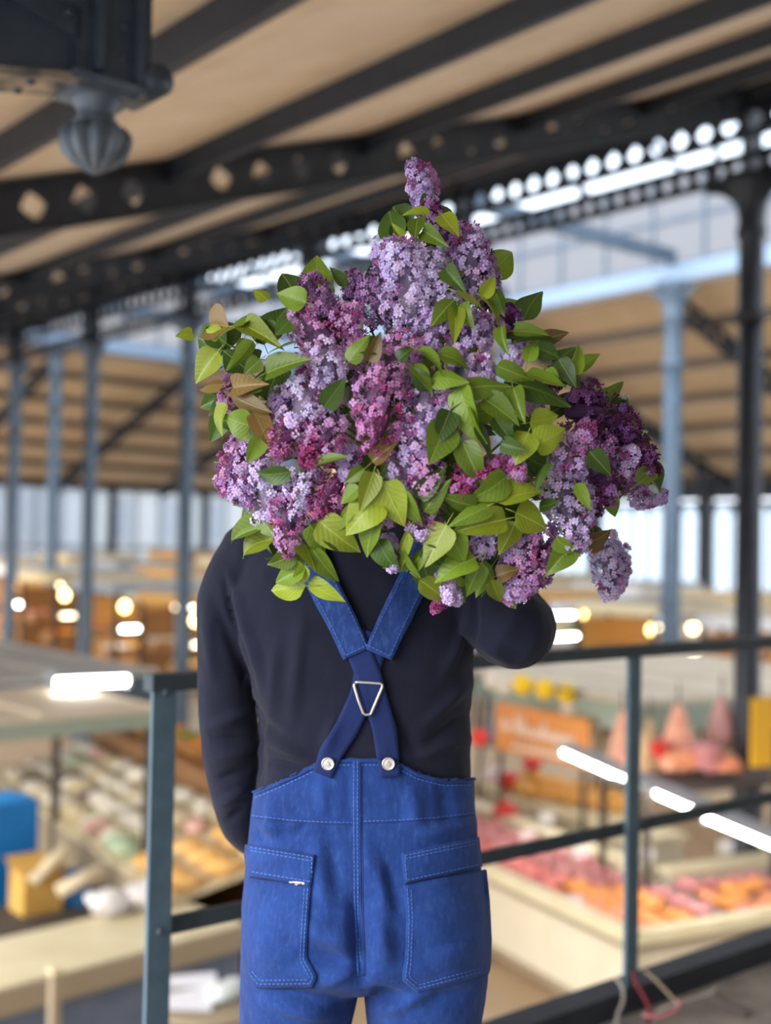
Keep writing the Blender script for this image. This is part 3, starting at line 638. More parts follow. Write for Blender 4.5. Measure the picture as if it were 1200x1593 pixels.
# pockets
def pocket(flapL, flapR, bodyL, bodyR, label):
    pk = patch(MB(), bodyL, bodyR, BV_OV, 0.004, 16, 24, 0.006, 0.003, True).build('pocket', DENIM, DUNG, True, label=label)
    fl = patch(MB(), flapL, flapR, BV_OV, 0.0062, 16, 6, 0.003).build('pocket_band', DENIM, DUNG, True)
    return pk, fl
BV_P = None
pk1, fl1 = pocket([(383, 1313), (386, 1338), (388, 1362)], [(491, 1330), (489, 1350), (485, 1378)],
                  [(388, 1366), (381, 1420), (377, 1480), (382, 1516), (402, 1536)], [(485, 1378), (480, 1440), (478, 1490), (494, 1518), (487, 1535)], 'patch pocket with a worn hole at its corner')
pk2, fl2 = pocket([(624, 1327), (626, 1350), (628, 1374)], [(741, 1302), (744, 1328), (746, 1348)],
                  [(628, 1376), (632, 1430), (630, 1490), (625, 1522), (648, 1543)], [(756, 1353), (761, 1400), (764, 1460), (763, 1500), (757, 1515)], 'patch pocket gaping at the hip')
def own_bvh(*obs):
    vs, ps = [], []
    for o in obs:
        off = wloc(o); n = len(vs); vs += [q.co + off for q in o.data.vertices]; ps += [tuple(i + n for i in p.vertices) for p in o.data.polygons]
    return BVHTree.FromPolygons(vs, ps)
BV_K = own_bvh(DUNG, pk1, fl1, pk2, fl2)
for path in ([(390, 1318), (486, 1334)], [(390, 1323), (484, 1339)], [(486, 1334), (484, 1374)], [(392, 1356), (483, 1371)], [(479, 1382), (475, 1440), (472, 1492), (487, 1519), (482, 1531)], [(474, 1382), (470, 1440), (467, 1494), (482, 1520)], [(482, 1530), (402, 1531), (388, 1514)], [(478, 1524), (405, 1525), (392, 1510)],
             [(630, 1331), (738, 1308)], [(630, 1336), (738, 1313)], [(630, 1331), (633, 1372)], [(634, 1369), (744, 1345)], [(634, 1382), (637, 1430), (635, 1492), (631, 1521), (651, 1538), (748, 1512)], [(640, 1384), (642, 1430), (640, 1492), (637, 1519), (653, 1532), (748, 1506)]):
    stitch(path, BV_K, 0.0009, DUNG, w=1.4)
ribbon(MB(), [(389, 1364), (440, 1372), (468, 1377)], [2, 2.6, 2], BV_K, 0.0006, 5, 1).build('pocket_slit', THREADD, DUNG)
ribbon(MB(), [(450, 1372), (462, 1374), (474, 1374)], [1.5, 6.5, 3], BV_K, 0.0010, 3, 2).build('worn_hole', mat('worn_cotton', (196, 176, 170), 0.9), DUNG, label='pale frayed hole')
ribbon(MB(), [(630, 1376), (690, 1363), (744, 1349)], [2, 2.6, 3.2], BV_K, 0.0006, 5, 1).build('pocket_slit', THREADD, DUNG)
# --- straps
def strap(name, path, w, m, off, label=None, edge=0.004, tip=False):
    mb = ribbon(MB(), path, w, BV_ALL, off, 5, 6, edge); return mb.build(name, m, PER, True, label=label)
s1 = strap('strap_webbing', [(588, 985), (570, 1050), (562, 1085), (540, 1132), (515, 1172), (502, 1205)], [38, 38, 37, 37, 35, 30], WEB, 0.006)
s2 = strap('strap_webbing', [(548, 985), (574, 1050), (584, 1085), (597, 1130), (603, 1170), (607, 1207)], [38, 38, 37, 36, 35, 30], WEB, 0.0085)
d1 = strap('strap', [(478, 845), (500, 905), (532, 965), (555, 1016)], [46, 47, 46, 44], DENIM2, 0.0115, 'wide blue twill strap')
d2 = strap('strap', [(668, 845), (642, 905), (612, 965), (589, 1017)], [46, 47, 46, 44], DENIM2, 0.013, 'wide blue twill strap')
BV_S = own_bvh(SWEATER, d1, d2, s1, s2, DUNG)
for st, off in ((d1, [(500, 905), (532, 965), (554, 1013)]), (d2, [(642, 905), (612, 965), (590, 1014)])):
    for sx in (-18, 18):
        stitch([(x + sx * 0.9, y + (-sx if st is d1 else sx) * 0.42) for x, y in off], BV_S, 0.0008, st, w=1.2)
stitch([(539, 1019), (572, 1003)], BV_S, 0.0008, d1, w=1.4); stitch([(573, 1004), (606, 1020)], BV_S, 0.0008, d2, w=1.4)
# triangle slider
def q3(x, y, lift=0.010):
    p, n = proj(x, y, BV_S); return p + Vector((0, -1, 0)) * lift
yb = min(q3(x, y, 0).y for x, y in ((556, 1064), (592, 1066), (574, 1090))) - 0.002
tri = [at(x, y, yb) for x, y in ((553, 1062), (551, 1066), (558, 1090), (565, 1109), (569, 1112), (577, 1111), (586, 1090), (595, 1069), (595, 1065), (592, 1063), (574, 1062), (556, 1061), (553, 1062))]
MB().tube(tri, 0.0023, 8).build('slider_buckle', STEEL, PER, True, label='bent steel wire triangle slider')
for x, y in ((510.5, 1188), (604.5, 1188)):
    p, n = proj(x, y, BV_S); n = (n + Vector((0, -1.5, 0))).normalized(); M_ = n.to_track_quat('Z', 'Y').to_matrix()
    prof = [(0.0092, -0.002), (0.0096, 0.002), (0.0088, 0.0034), (0.0082, 0.003), (0.006, 0.0028), (0.003, 0.0033), (0.0005, 0.0034)]
    m_ = MB().lathe((0, 0, 0), prof, 24); m_.v = [p + M_ @ q for q in m_.v]; b_ = m_.build('button', STEEL, PER, True, label='round metal dungaree button')
    tr_ = [p + M_ @ Vector((0.0042 * math.cos(t), 0.0042 * math.sin(t), 0.0032)) for t in (R(90), R(210), R(330), R(90))]
    MB().tube(tr_, 0.0005, 5).build('embossed_triangle', mat('dark_nickel', (130, 126, 124), 0.5, 0.8), b_)
# --- body: head, neck, arms, hands and legs in one surface
mb = MB()
shr = lambda L, k: [(a, b, c, r - k) for a, b, c, r in L]
mb.rings([sring(y_, a + 22, b - 22, d_ - .024, e) for y_, a, b, d_, e in TOR])
chain(mb, shr(LARM[:-1], .016) + [LARM[-1][:3] + (.024,)]); chain(mb, shr(RARM[:-1], .014) + [RARM[-1][:3] + (.028,)])
mb.rings([sring(y_, a + 45, b - 45, d_ - .045, e) for y_, a, b, d_, e in TRK[2:-2]])
for cx, s_ in ((at(465, 1500, 1.905).x, -1), (at(660, 1500, 1.905).x, 1)):
    mb.rings([zring(cx - s_ * 0.01, .055, .92, .08, 1.905), zring(cx, .055, .75, .075, 1.905), zring(cx, .055, .48, .06, 1.91), zring(cx, .052, .32, .062, 1.90), zring(cx, .036, .1, .045, 1.905), zring(cx, .04, .05, .10, 1.95), zring(cx, .035, .03, .11, 1.96)])
HX, HY, HZ = at(568, 660, 1.93).x, 1.945, 1.635     # head
def ell(c, rx, ry, rz, n=16, m=10):
    c = Vector(c); rr = []
    for i in range(m):
        a = -math.pi / 2 + math.pi * (i + 0.5) / m
        rr.append([c + Vector((rx * math.cos(a) * math.cos(t), ry * math.cos(a) * math.sin(t), rz * math.sin(a))) for t in [2 * math.pi * k / n for k in range(n)]])
    return rr
mb.rings([zring(HX, .052, 1.44, .055, 1.92), zring(HX, .052, 1.52, .058, 1.925), zring(HX, .05, 1.6, .055, 1.935)])
mb.rings(ell((HX, HY - 0.005, HZ + 0.02), .074, .094, .098)); mb.rings(ell((HX, HY + 0.035, HZ - 0.055), .052, .055, .062))
mb.rings(ell((HX, HY + 0.098, HZ - 0.018), .012, .018, .026)); mb.rings(ell((HX, HY + 0.088, HZ - 0.062), .024, .012, .009)); mb.rings(ell((HX, HY + 0.08, HZ + 0.022), .05, .014, .01))
for s_ in (-1, 1): mb.rings(ell((HX + s_ * 0.076, HY - 0.002, HZ - 0.01), .008, .018, .03))
def hand(mb, wrist, pdir, across, curl, s_=1.0):     # palm + five separate fingers
    pdir = pdir.normalized(); across = (across - pdir * across.dot(pdir)).normalized(); nrm = pdir.cross(across).normalized() * curl
    pc = wrist + pdir * 0.05
    rr = []
    for k, (hw, th) in enumerate(((.026, .016), (.034, .017), (.041, .016), (.042, .014), (.040, .011))):
        c = wrist + pdir * (0.0 + 0.024 * k)
        rr.append([c + across * (hw * math.cos(t)) + nrm * (th * math.sin(t)) for t in [2 * math.pi * j / 14 for j in range(14)]])
    mb.rings(rr)
    for j, (ln, r) in enumerate(((.072, .0085), (.082, .009), (.076, .0088), (.058, .0078))):
        b = wrist + pdir * 0.09 + across * (-.031 + .0207 * j); p = [b - pdir * 0.01]; a = 0.25
        for k in range(4):
            a += 0.5; p.append(p[-1] + (pdir * math.cos(a) + nrm * math.sin(a)) * ln / 3.4)
        mb.tube(p, [r, r, r * .95, r * .9, r * .75], 10)
    b = wrist + pdir * 0.03 - across * 0.03
    mb.tube([b, b - across * 0.022 + pdir * 0.02 + nrm * .008, b - across * 0.03 + pdir * 0.045 + nrm * .022, b - across * 0.022 + pdir * 0.065 + nrm * .036], [.012, .0115, .010, .008], 10)
hl = at(404, 1310, 2.095); hand(mb, hl, at(455, 1335, 2.14) - hl, Vector((0.2, 0.3, 1)), -1)
hr = at(752, 895, 2.06); hand(mb, hr, at(712, 872, 2.09) - hr, Vector((0, .25, 1)), -1)
body = fuse(mb, 0.0045, 3, 0.4); BODY = add_mesh(body, 'body', SKIN, PER)
for s_ in (-1, 1):
    m_ = MB().rings(ell((HX + s_ * 0.031, HY + 0.082, HZ + 0.004), .012, .010, .009)).build('eye', mat('eye_white', (236, 232, 228), 0.2), PER, True)
MB().rings(ell((HX, HY + 0.094, HZ - 0.063), .02, .008, .006)).build('lips', mat('lips', (176, 104, 98), 0.5), PER, True)
mb = MB(); mb.rings(ell((HX, HY - 0.018, HZ + 0.035), .083, .096, .098, 24, 16)); mb.rings(ell((HX, HY - 0.045, HZ - 0.03), .068, .06, .062))
hr_ = fuse(mb, 0.006, 2); v, nn = mesh_np(hr_)
v2 = v + nn * np.array([0.006 * noise.noise((q[0] * 90, q[1] * 90, q[2] * 25)) for q in v])[:, None]; hr_.vertices.foreach_set('co', v2.ravel()); add_mesh(hr_, 'hair', HAIR, PER)
for cx in (at(465, 1500, 1.905).x, at(660, 1500, 1.905).x):
    mb = MB().rings([zring(cx, .05, .005, .13, 1.955), zring(cx, .052, .03, .135, 1.955), zring(cx, .05, .055, .125, 1.955), zring(cx, .046, .085, .075, 1.91), zring(cx, .044, .12, .06, 1.905)])
    mb.build('shoe', mat('dark_leather', (40, 36, 34), 0.5), PER, True)

# ================================================================== the lilac bouquet
rng = np.random.default_rng(11)
def dome(x, y):                                # how far the front of the bouquet bulges towards the camera
    r2 = ((x - 655) / 375) ** 2 + ((y - 650) / 345) ** 2
    return 1.665 - 0.165 * math.sqrt(max(0.0, 1 - r2))
BQ = empty('lilac_bouquet', at(655, 760, 1.72), 'large bouquet of purple and lavender lilac with green leaves hiding the head', 'bouquet')
def lilac_mat():
    m = bpy.data.materials.new('lilac_petals'); m.use_nodes = True; N = m.node_tree.nodes; L = m.node_tree.links; b = N['Principled BSDF']
    a = N.new('ShaderNodeVertexColor'); a.layer_name = 'Col'; L.new(a.outputs[0], b.inputs['Base Color'])
    b.inputs['Roughness'].default_value = 0.6; b.inputs['Specular IOR Level'].default_value = 0.25
    t = N.new('ShaderNodeBsdfTranslucent'); L.new(a.outputs[0], t.inputs[0]); mx = N.new('ShaderNodeMixShader'); mx.inputs[0].default_value = 0.22
    L.new(b.outputs[0], mx.inputs[1]); L.new(t.outputs[0], mx.inputs[2]); L.new(mx.outputs[0], N['Material Output'].inputs[0]); return m
LIL = lilac_mat()
# floret template: four rounded petals and a tube
FT = [(0, 0, -0.10)]; FP = []
for k in range(4):
    ph = k * math.pi / 2; b0 = len(FT)
    for an, rr_, z in ((-40, .50, .06), (-20, .98, .02), (20, .98, .02), (40, .50, .06)):
        FT.append((rr_ * math.cos(ph + R(an)), rr_ * math.sin(ph + R(an)), z))
    FP.append((0, b0, b0 + 1, b0 + 2, b0 + 3))
b0 = len(FT)
for k in range(3): FT.append((0.17 * math.cos(2.094 * k), 0.17 * math.sin(2.094 * k), -0.12))
FT.append((0, 0, -1.7))
for k in range(3): FP.append((b0 + k, b0 + 3, b0 + (k + 1) % 3))
FT = np.array(FT); NFT = len(FT)
FSH = np.array([0.72] + [0.94, 1.06, 1.06, 0.94] * 4 + [0.8] * 3 + [0.55])   # paler rims, deeper throat (petal pigment)
BT = np.array([(0, 0, 1)] + [(.42 * math.cos(k * 1.2566), .42 * math.sin(k * 1.2566), .45) for k in range(5)] + [(.30 * math.cos(k * 1.2566 + .6), .30 * math.sin(k * 1.2566 + .6), -.5) for k in range(5)] + [(0, 0, -1.2)])
BP = [(0, 1 + k, 1 + (k + 1) % 5) for k in range(5)] + [(1 + k, 6 + k, 6 + (k + 1) % 5, 1 + (k + 1) % 5) for k in range(5)] + [(6 + k, 11, 6 + (k + 1) % 5) for k in range(5)]
def lin(c): return np.array(srgb(*c)[:3])
KINDS_ = {   # open floret colours, bud colours, share of buds
    'pale': ([(212, 200, 238), (204, 186, 232), (216, 194, 232)], [(190, 132, 190), (180, 110, 172)], 0.10),
    'lav': ([(200, 178, 226), (190, 162, 216), (206, 178, 222)], [(174, 100, 160), (160, 84, 144)], 0.16),
    'pink': ([(206, 160, 208), (204, 146, 196), (190, 140, 200)], [(186, 96, 156), (168, 80, 138)], 0.24),
    'bud': ([(198, 134, 190), (180, 110, 170)], [(158, 66, 118), (142, 56, 104), (180, 92, 146)], 0.58),
    'mauve': ([(158, 116, 172), (146, 100, 158), (170, 128, 182)], [(124, 62, 112), (112, 54, 98)], 0.35),
    'dark': ([(126, 78, 140), (112, 62, 124), (144, 92, 158)], [(92, 38, 84), (80, 32, 70)], 0.45),
}
def cluster(bx, by, tx, ty, wpx, kind, dz=0.0, tilt=0.02, dens=1.0):
    """one lilac panicle, from its base pixel to its tip pixel, wpx wide in the photograph"""
    cx, cy = (bx + tx) / 2, (by + ty) / 2
    Y = dome(cx, cy) + dz; Rm = wpx / 2 / F * Y
    p0 = np.array(at(bx, by, Y + Rm * 0.75)); p1 = np.array(at(tx, ty, Y + Rm * 0.75 - tilt))
    ax = p1 - p0; Ln = np.linalg.norm(ax); ax /= Ln
    e1 = np.cross(ax, [0, 1, 0]); e1 /= np.linalg.norm(e1); e2 = np.cross(ax, e1)
    rs = min(0.0125, Rm * 0.42)
    prof = lambda t: np.interp(t, [0, .12, .35, .6, .85, 1.0], [.55, .86, 1.0, .86, .58, .30])
    R0 = max(Rm - rs, 0.004)
    nsub = int(max(7, dens * 2.0 * math.pi * R0 * 0.8 * Ln / (rs * rs * 1.4)))
    oc, bc, pb = KINDS_[kind]; V_, P_, C_ = [], [], []; nv = 0
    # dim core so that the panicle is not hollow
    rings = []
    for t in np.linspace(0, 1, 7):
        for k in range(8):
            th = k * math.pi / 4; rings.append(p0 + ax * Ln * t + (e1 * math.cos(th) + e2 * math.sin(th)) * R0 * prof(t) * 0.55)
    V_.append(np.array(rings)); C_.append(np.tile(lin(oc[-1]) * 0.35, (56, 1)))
    for i in range(6):
        for k in range(8): P_.append((i * 8 + k, i * 8 + (k + 1) % 8, i * 8 + 8 + (k + 1) % 8, i * 8 + 8 + k))
    P_.append(tuple(range(48, 56))); nv = 56
    lo, hi = np.array(p0), np.array(p1)
    for s in range(nsub):
        t = ((s + rng.random()) / nsub); t = 1 - (1 - t) ** 1.12
        th = s * 2.39996 + rng.normal(0, .25)
        od = e1 * math.cos(th) + e2 * math.sin(th)
        c = p0 + ax * (Ln * t) + od * R0 * prof(t) * rng.uniform(0.82, 1.08)
        out = od * 0.8 + ax * (0.75 * t ** 1.5 - 0.1); out /= np.linalg.norm(out)
        isb = rng.random() < pb * (0.55 + 0.9 * t)
        base = lin((bc if isb else oc)[rng.integers(len(bc if isb else oc))]) * rng.uniform(0.86, 1.1)
        nf = int(rng.integers(12, 17)) if isb else int(rng.integers(9, 13))
        for q in range(nf):
            dvec = rng.normal(0, 1, 3) * 0.8 + out * 1.15; dvec /= np.linalg.norm(dvec)
            if isb and rng.random() < 0.88:
                sz = rng.uniform(.0026, .0036); T, PP, sh = BT, BP, np.ones(len(BT))
            elif not isb and rng.random() < 0.10:
                sz = rng.uniform(.0025, .0034); T, PP, sh = BT, BP, np.full(len(BT), 0.8)
            else:
                sz = rng.uniform(.0040, .0054); T, PP, sh = FT, FP, FSH
            z = dvec + rng.normal(0, .22, 3); z /= np.linalg.norm(z)
            x = np.cross(z, rng.normal(0, 1, 3)); x /= np.linalg.norm(x); y = np.cross(z, x)
            pos = c + dvec * rs * rng.uniform(.72, 1.12)
            V_.append(pos + sz * (T[:, :1] * x + T[:, 1:2] * y + T[:, 2:3] * z))
            col = base * rng.uniform(.9, 1.12) * np.array([1, 1, 1]) + rng.normal(0, .012, 3)
            C_.append(np.clip(col[None, :] * sh[:, None], 0, 1))
            P_ += [tuple(i + nv for i in f) for f in PP]; nv += len(T)
    Vv = np.concatenate(V_); Cc = np.concatenate(C_); o0 = np.array(wloc(BQ))
    loc = p0 - o0
    me = bpy.data.meshes.new('flower_cluster'); me.from_pydata((Vv - p0).tolist(), [], P_); me.update()
    at_ = me.attributes.new('Col', 'FLOAT_COLOR', 'POINT'); at_.data.foreach_set('color', np.concatenate([Cc, np.ones((len(Cc), 1))], 1).astype(np.float32).ravel())
    me.materials.append(LIL); o = bpy.data.objects.new('flower_cluster', me); COL.objects.link(o); o.parent = BQ; o.location = loc
    return o, p0
CL = [  # base x, base y, tip x, tip y, width, kind, depth offset
    (664, 335, 644, 256, 46, 'lav', .03), (684, 375, 668, 315, 40, 'mauve', .05), (672, 300, 662, 262, 34, 'pink', .07),
    (655, 520, 622, 380, 118, 'pale', 0), (690, 500, 668, 400, 84, 'pale', .01), (618, 500, 598, 380, 66, 'lav', .02), (600, 500, 575, 435, 70, 'mauve', .03),
    (742, 465, 728, 358, 72, 'lav', .01), (757, 480, 752, 395, 58, 'mauve', .04), (712, 395, 716, 352, 40, 'mauve', .06),
    (508, 500, 482, 435, 74, 'mauve', .03), (525, 560, 470, 480, 104, 'pink', 0), (535, 590, 545, 480, 80, 'pink', .02), (500, 540, 520, 585, 72, 'pale', -.01),
    (520, 570, 470, 592, 48, 'bud', .02), (640, 530, 590, 600, 84, 'pink', -.005), (600, 585, 568, 650, 84, 'pink', -.02), (600, 635, 580, 695, 78, 'bud', -.03),
    (665, 540, 690, 490, 70, 'lav', 0), (500, 600, 455, 665, 112, 'pale', -.01), (455, 620, 428, 640, 60, 'lav', .01), (480, 660, 425, 695, 74, 'bud', -.01), (520, 650, 490, 715, 74, 'pink', -.015), (490, 690, 478, 722, 40, 'bud', -.02),
    (375, 690, 350, 760, 62, 'pink', .01), (395, 700, 372, 775, 60, 'lav', 0), (362, 590, 350, 635, 36, 'pink', .02), (410, 725, 425, 815, 92, 'pale', -.01), (440, 770, 452, 855, 62, 'pink', -.025), (475, 740, 470, 800, 80, 'pale', -.01),
    (530, 740, 495, 800, 82, 'bud', -.01), (545, 700, 540, 740, 44, 'lav', .01),
    (672, 600, 650, 680, 88, 'lav', -.01), (690, 620, 700, 660, 50, 'pale', 0), (655, 665, 630, 745, 98, 'lav', -.015), (660, 690, 668, 765, 66, 'pink', -.02), (640, 750, 662, 832, 76, 'lav', -.01), (610, 780, 600, 815, 40, 'lav', .01),
    (735, 730, 712, 765, 52, 'bud', -.02), (780, 720, 745, 740, 40, 'bud', -.02), (790, 715, 812, 740, 34, 'pink', -.02),
    (735, 540, 750, 490, 62, 'lav', 0), (745, 560, 752, 600, 50, 'lav', -.005), (790, 560, 815, 542, 44, 'pale', -.005), (770, 500, 780, 515, 40, 'mauve', .02), (800, 500, 785, 480, 36, 'dark', .02),
    (868, 740, 898, 850, 84, 'pale', -.01), (905, 760, 905, 840, 54, 'lav', 0), (835, 815, 808, 918, 88, 'pink', -.01), (810, 830, 800, 925, 66, 'lav', -.005), (845, 850, 838, 905, 56, 'mauve', .01), (770, 825, 745, 860, 52, 'lav', .0), (835, 640, 830, 620, 30, 'lav', .02),
    (872, 690, 895, 735, 66, 'lav', -.005), (905, 620, 930, 585 + 30, 70, 'dark', .03), (880, 640, 940, 640, 84, 'dark', .02), (920, 640, 985, 670, 84, 'dark', .03), (900, 680, 950, 700, 70, 'mauve', .01), (940, 680, 1010, 715, 82, 'dark', .03), (955, 700, 1000, 745, 76, 'mauve', .02), (920, 730, 960, 770, 78, 'mauve', .015), (890, 760, 935, 790, 56, 'dark', .02), (985, 720, 1018, 735, 48, 'dark', .045), (985, 775, 1032, 772, 40, 'lav', .10), (900, 700, 915, 660, 40, 'pink', .0), (965, 740, 985, 700, 44, 'lav', .01), (935, 690, 930, 720, 44, 'lav', .005),
    (940, 830, 950, 925, 58, 'pale', .12), (965, 850, 962, 915, 40, 'lav', .14),
    (604, 835, 612, 885, 26, 'pale', -.01), (690, 890, 700, 935, 26, 'pale', -.02), (693, 930, 676, 948, 20, 'bud', -.02), (705, 915, 712, 938, 18, 'pale', -.02), (850, 870, 790, 930, 50, 'pink', .01),
    (560, 470, 545, 430, 50, 'mauve', .06), (850, 600, 880, 575, 44, 'dark', .04), (700, 560, 715, 545, 40, 'lav', .02),
]
stem_ends = []
for c in CL:
    o, p0 = cluster(*c); stem_ends.append(Vector(p0))

# leaves
def leaf_mesh(wr, fold, curl, wave, seed):
    vs = []; fs = []; nx, ny = 10, 6
    for i in range(nx + 1):
        t = i / nx; w = wr * 0.5 * (math.sin(math.pi * t ** 0.62) ** 0.85 if 0 < t < 1 else 0.0) * (1.12 - 0.3 * t) + (0.004 if i in (0,) else 0)
        for j in range(ny + 1):
            s = -1 + 2 * j / ny
            x = t - 0.05 * abs(s) * math.sin(math.pi * min(1, t * 3.2)) * (1 if t < .31 else 0) ; y = s * w
            z = fold * abs(y) - curl * (t - 0.3) ** 2 + wave * math.sin(t * 9 + seed + s) * abs(s) * 0.5 + 0.01 * math.sin(s * 9)
            vs.append((x, y, z))
    for i in range(nx):
        for j in range(ny): q = i * (ny + 1) + j; fs.append((q, q + ny + 1, q + ny + 2, q + 1))
    m = MB(); m.add(vs, fs); m.tube([(-0.28, 0, -0.05), (-0.12, 0, -0.012), (0.02, 0, 0)], [0.012, 0.012, 0.012], 5)
    me = bpy.data.meshes.new('leaf'); me.from_pydata(m.v, [], m.f); me.shade_smooth(); return me
def leaf_mat(name, c, c2, vein):
    m = bpy.data.materials.new(name); m.use_nodes = True; N = m.node_tree.nodes; L = m.node_tree.links; b = N['Principled BSDF']
    tc = N.new('ShaderNodeTexCoord'); sx = N.new('ShaderNodeSeparateXYZ'); L.new(tc.outputs['Object'], sx.inputs[0])
    nz = N.new('ShaderNodeTexNoise'); nz.inputs['Scale'].default_value = 3.0; nz.inputs['Detail'].default_value = 3; L.new(tc.outputs['Object'], nz.inputs['Vector'])
    cr = N.new('ShaderNodeMixRGB'); cr.inputs[1].default_value = srgb(*c); cr.inputs[2].default_value = srgb(*c2); L.new(nz.outputs['Fac'], cr.inputs[0])
    oi = N.new('ShaderNodeObjectInfo'); mr = N.new('ShaderNodeMapRange'); mr.inputs['To Min'].default_value = 0.55; mr.inputs['To Max'].default_value = 1.12; L.new(oi.outputs['Random'], mr.inputs[0])
    hs = N.new('ShaderNodeHueSaturation'); L.new(cr.outputs[0], hs.inputs['Color']); L.new(mr.outputs[0], hs.inputs['Value'])
    ab = N.new('ShaderNodeMath'); ab.operation = 'ABSOLUTE'; L.new(sx.outputs['Y'], ab.inputs[0])
    # midrib and side veins
    v1 = N.new('ShaderNodeMapRange'); v1.inputs['From Min'].default_value = 0.006; v1.inputs['From Max'].default_value = 0.018; v1.inputs['To Min'].default_value = 1; v1.inputs['To Max'].default_value = 0; L.new(ab.outputs[0], v1.inputs[0])
    sub = N.new('ShaderNodeMath'); sub.operation = 'SUBTRACT'; L.new(sx.outputs['X'], sub.inputs[0]); L.new(ab.outputs[0], sub.inputs[1])
    mu = N.new('ShaderNodeMath'); mu.operation = 'MULTIPLY'; mu.inputs[1].default_value = 46; L.new(sub.outputs[0], mu.inputs[0])
    sn = N.new('ShaderNodeMath'); sn.operation = 'SINE'; L.new(mu.outputs[0], sn.inputs[0])
    v2 = N.new('ShaderNodeMapRange'); v2.inputs['From Min'].default_value = 0.9; v2.inputs['From Max'].default_value = 1.0; v2.inputs['To Max'].default_value = 0.07; L.new(sn.outputs[0], v2.inputs[0])
    mxv = N.new('ShaderNodeMath'); mxv.operation = 'MAXIMUM'; L.new(v1.outputs[0], mxv.inputs[0]); L.new(v2.outputs[0], mxv.inputs[1])
    mv = N.new('ShaderNodeMixRGB'); mv.inputs[2].default_value = srgb(*vein); L.new(mxv.outputs[0], mv.inputs[0]); L.new(hs.outputs[0], mv.inputs[1])
    L.new(mv.outputs[0], b.inputs['Base Color']); b.inputs['Roughness'].default_value = 0.42; b.inputs['Specular IOR Level'].default_value = 0.45
    bp = N.new('ShaderNodeBump'); bp.inputs['Strength'].default_value = 0.07; bp.inputs['Distance'].default_value = 0.02; L.new(sn.outputs[0], bp.inputs['Height']); L.new(bp.outputs[0], b.inputs['Normal'])
    t = N.new('ShaderNodeBsdfTranslucent'); L.new(mv.outputs[0], t.inputs[0]); mx = N.new('ShaderNodeMixShader'); mx.inputs[0].default_value = 0.3
    L.new(b.outputs[0], mx.inputs[1]); L.new(t.outputs[0], mx.inputs[2]); L.new(mx.outputs[0], N['Material Output'].inputs[0]); return m
LM = {'g': leaf_mat('leaf_green', (104, 132, 36), (124, 152, 46), (140, 162, 76)), 'y': leaf_mat('leaf_yellow_green', (140, 160, 38), (162, 178, 52), (168, 180, 80)),
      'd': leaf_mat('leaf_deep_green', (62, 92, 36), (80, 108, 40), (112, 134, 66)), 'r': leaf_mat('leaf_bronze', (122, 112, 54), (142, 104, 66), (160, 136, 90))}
LV = []
for k, (wr, fo, cu, wa) in enumerate(((.66, .35, .25, .02), (.72, .15, .10, .03), (.60, .55, .35, .03), (.70, .25, .5, .05), (.64, -.2, .3, .03))):
    for key in 'gydr':
        me = leaf_mesh(wr, fo, cu, wa, k); me.materials.append(LM[key]); LV.append((key, k, me))
LVD = {(k, i): m for k, i, m in LV}
def leaf(bx, by, tx, ty, key='g', wpx=None, dz=0.0, roll=None, tip_out=None, shape=None, grow=0.0):
    bx_, by_ = bx, by
    Yb = dome(bx, by) + dz; Yt = dome(tx, ty) + dz - (tip_out if tip_out is not None else rng.uniform(-.004, .022))
    p, q = at(bx, by, Yb), at(tx, ty, Yt); q = q + (q - p) * grow; p = p - (q - p) * grow * 0.4; d = q - p; Ln = d.length; d.normalize()
    face = Vector((rng.normal(0, .25), -1, 0.25 + rng.normal(0, .25)))
    nz_ = (face - d * face.dot(d)).normalized()
    nz_ = Matrix.Rotation(R(roll if roll is not None else rng.normal(0, 28)), 3, d) @ nz_
    yv = nz_.cross(d).normalized(); sh = shape if shape is not None else int(rng.integers(5))
    ws = 1.0 if wpx is None else max(0.6, min(1.6, (wpx / F * Yb) / Ln / 0.66))
    o = bpy.data.objects.new('leaf', LVD[(key, sh)]); COL.objects.link(o); o.parent = BQ
    M_ = Matrix(((d.x * Ln, yv.x * Ln * ws, nz_.x * Ln, 0), (d.y * Ln, yv.y * Ln * ws, nz_.y * Ln, 0), (d.z * Ln, yv.z * Ln * ws, nz_.z * Ln, 0), (0, 0, 0, 1)))
    o.matrix_local = Matrix.Translation(p - wloc(BQ)) @ M_; return o
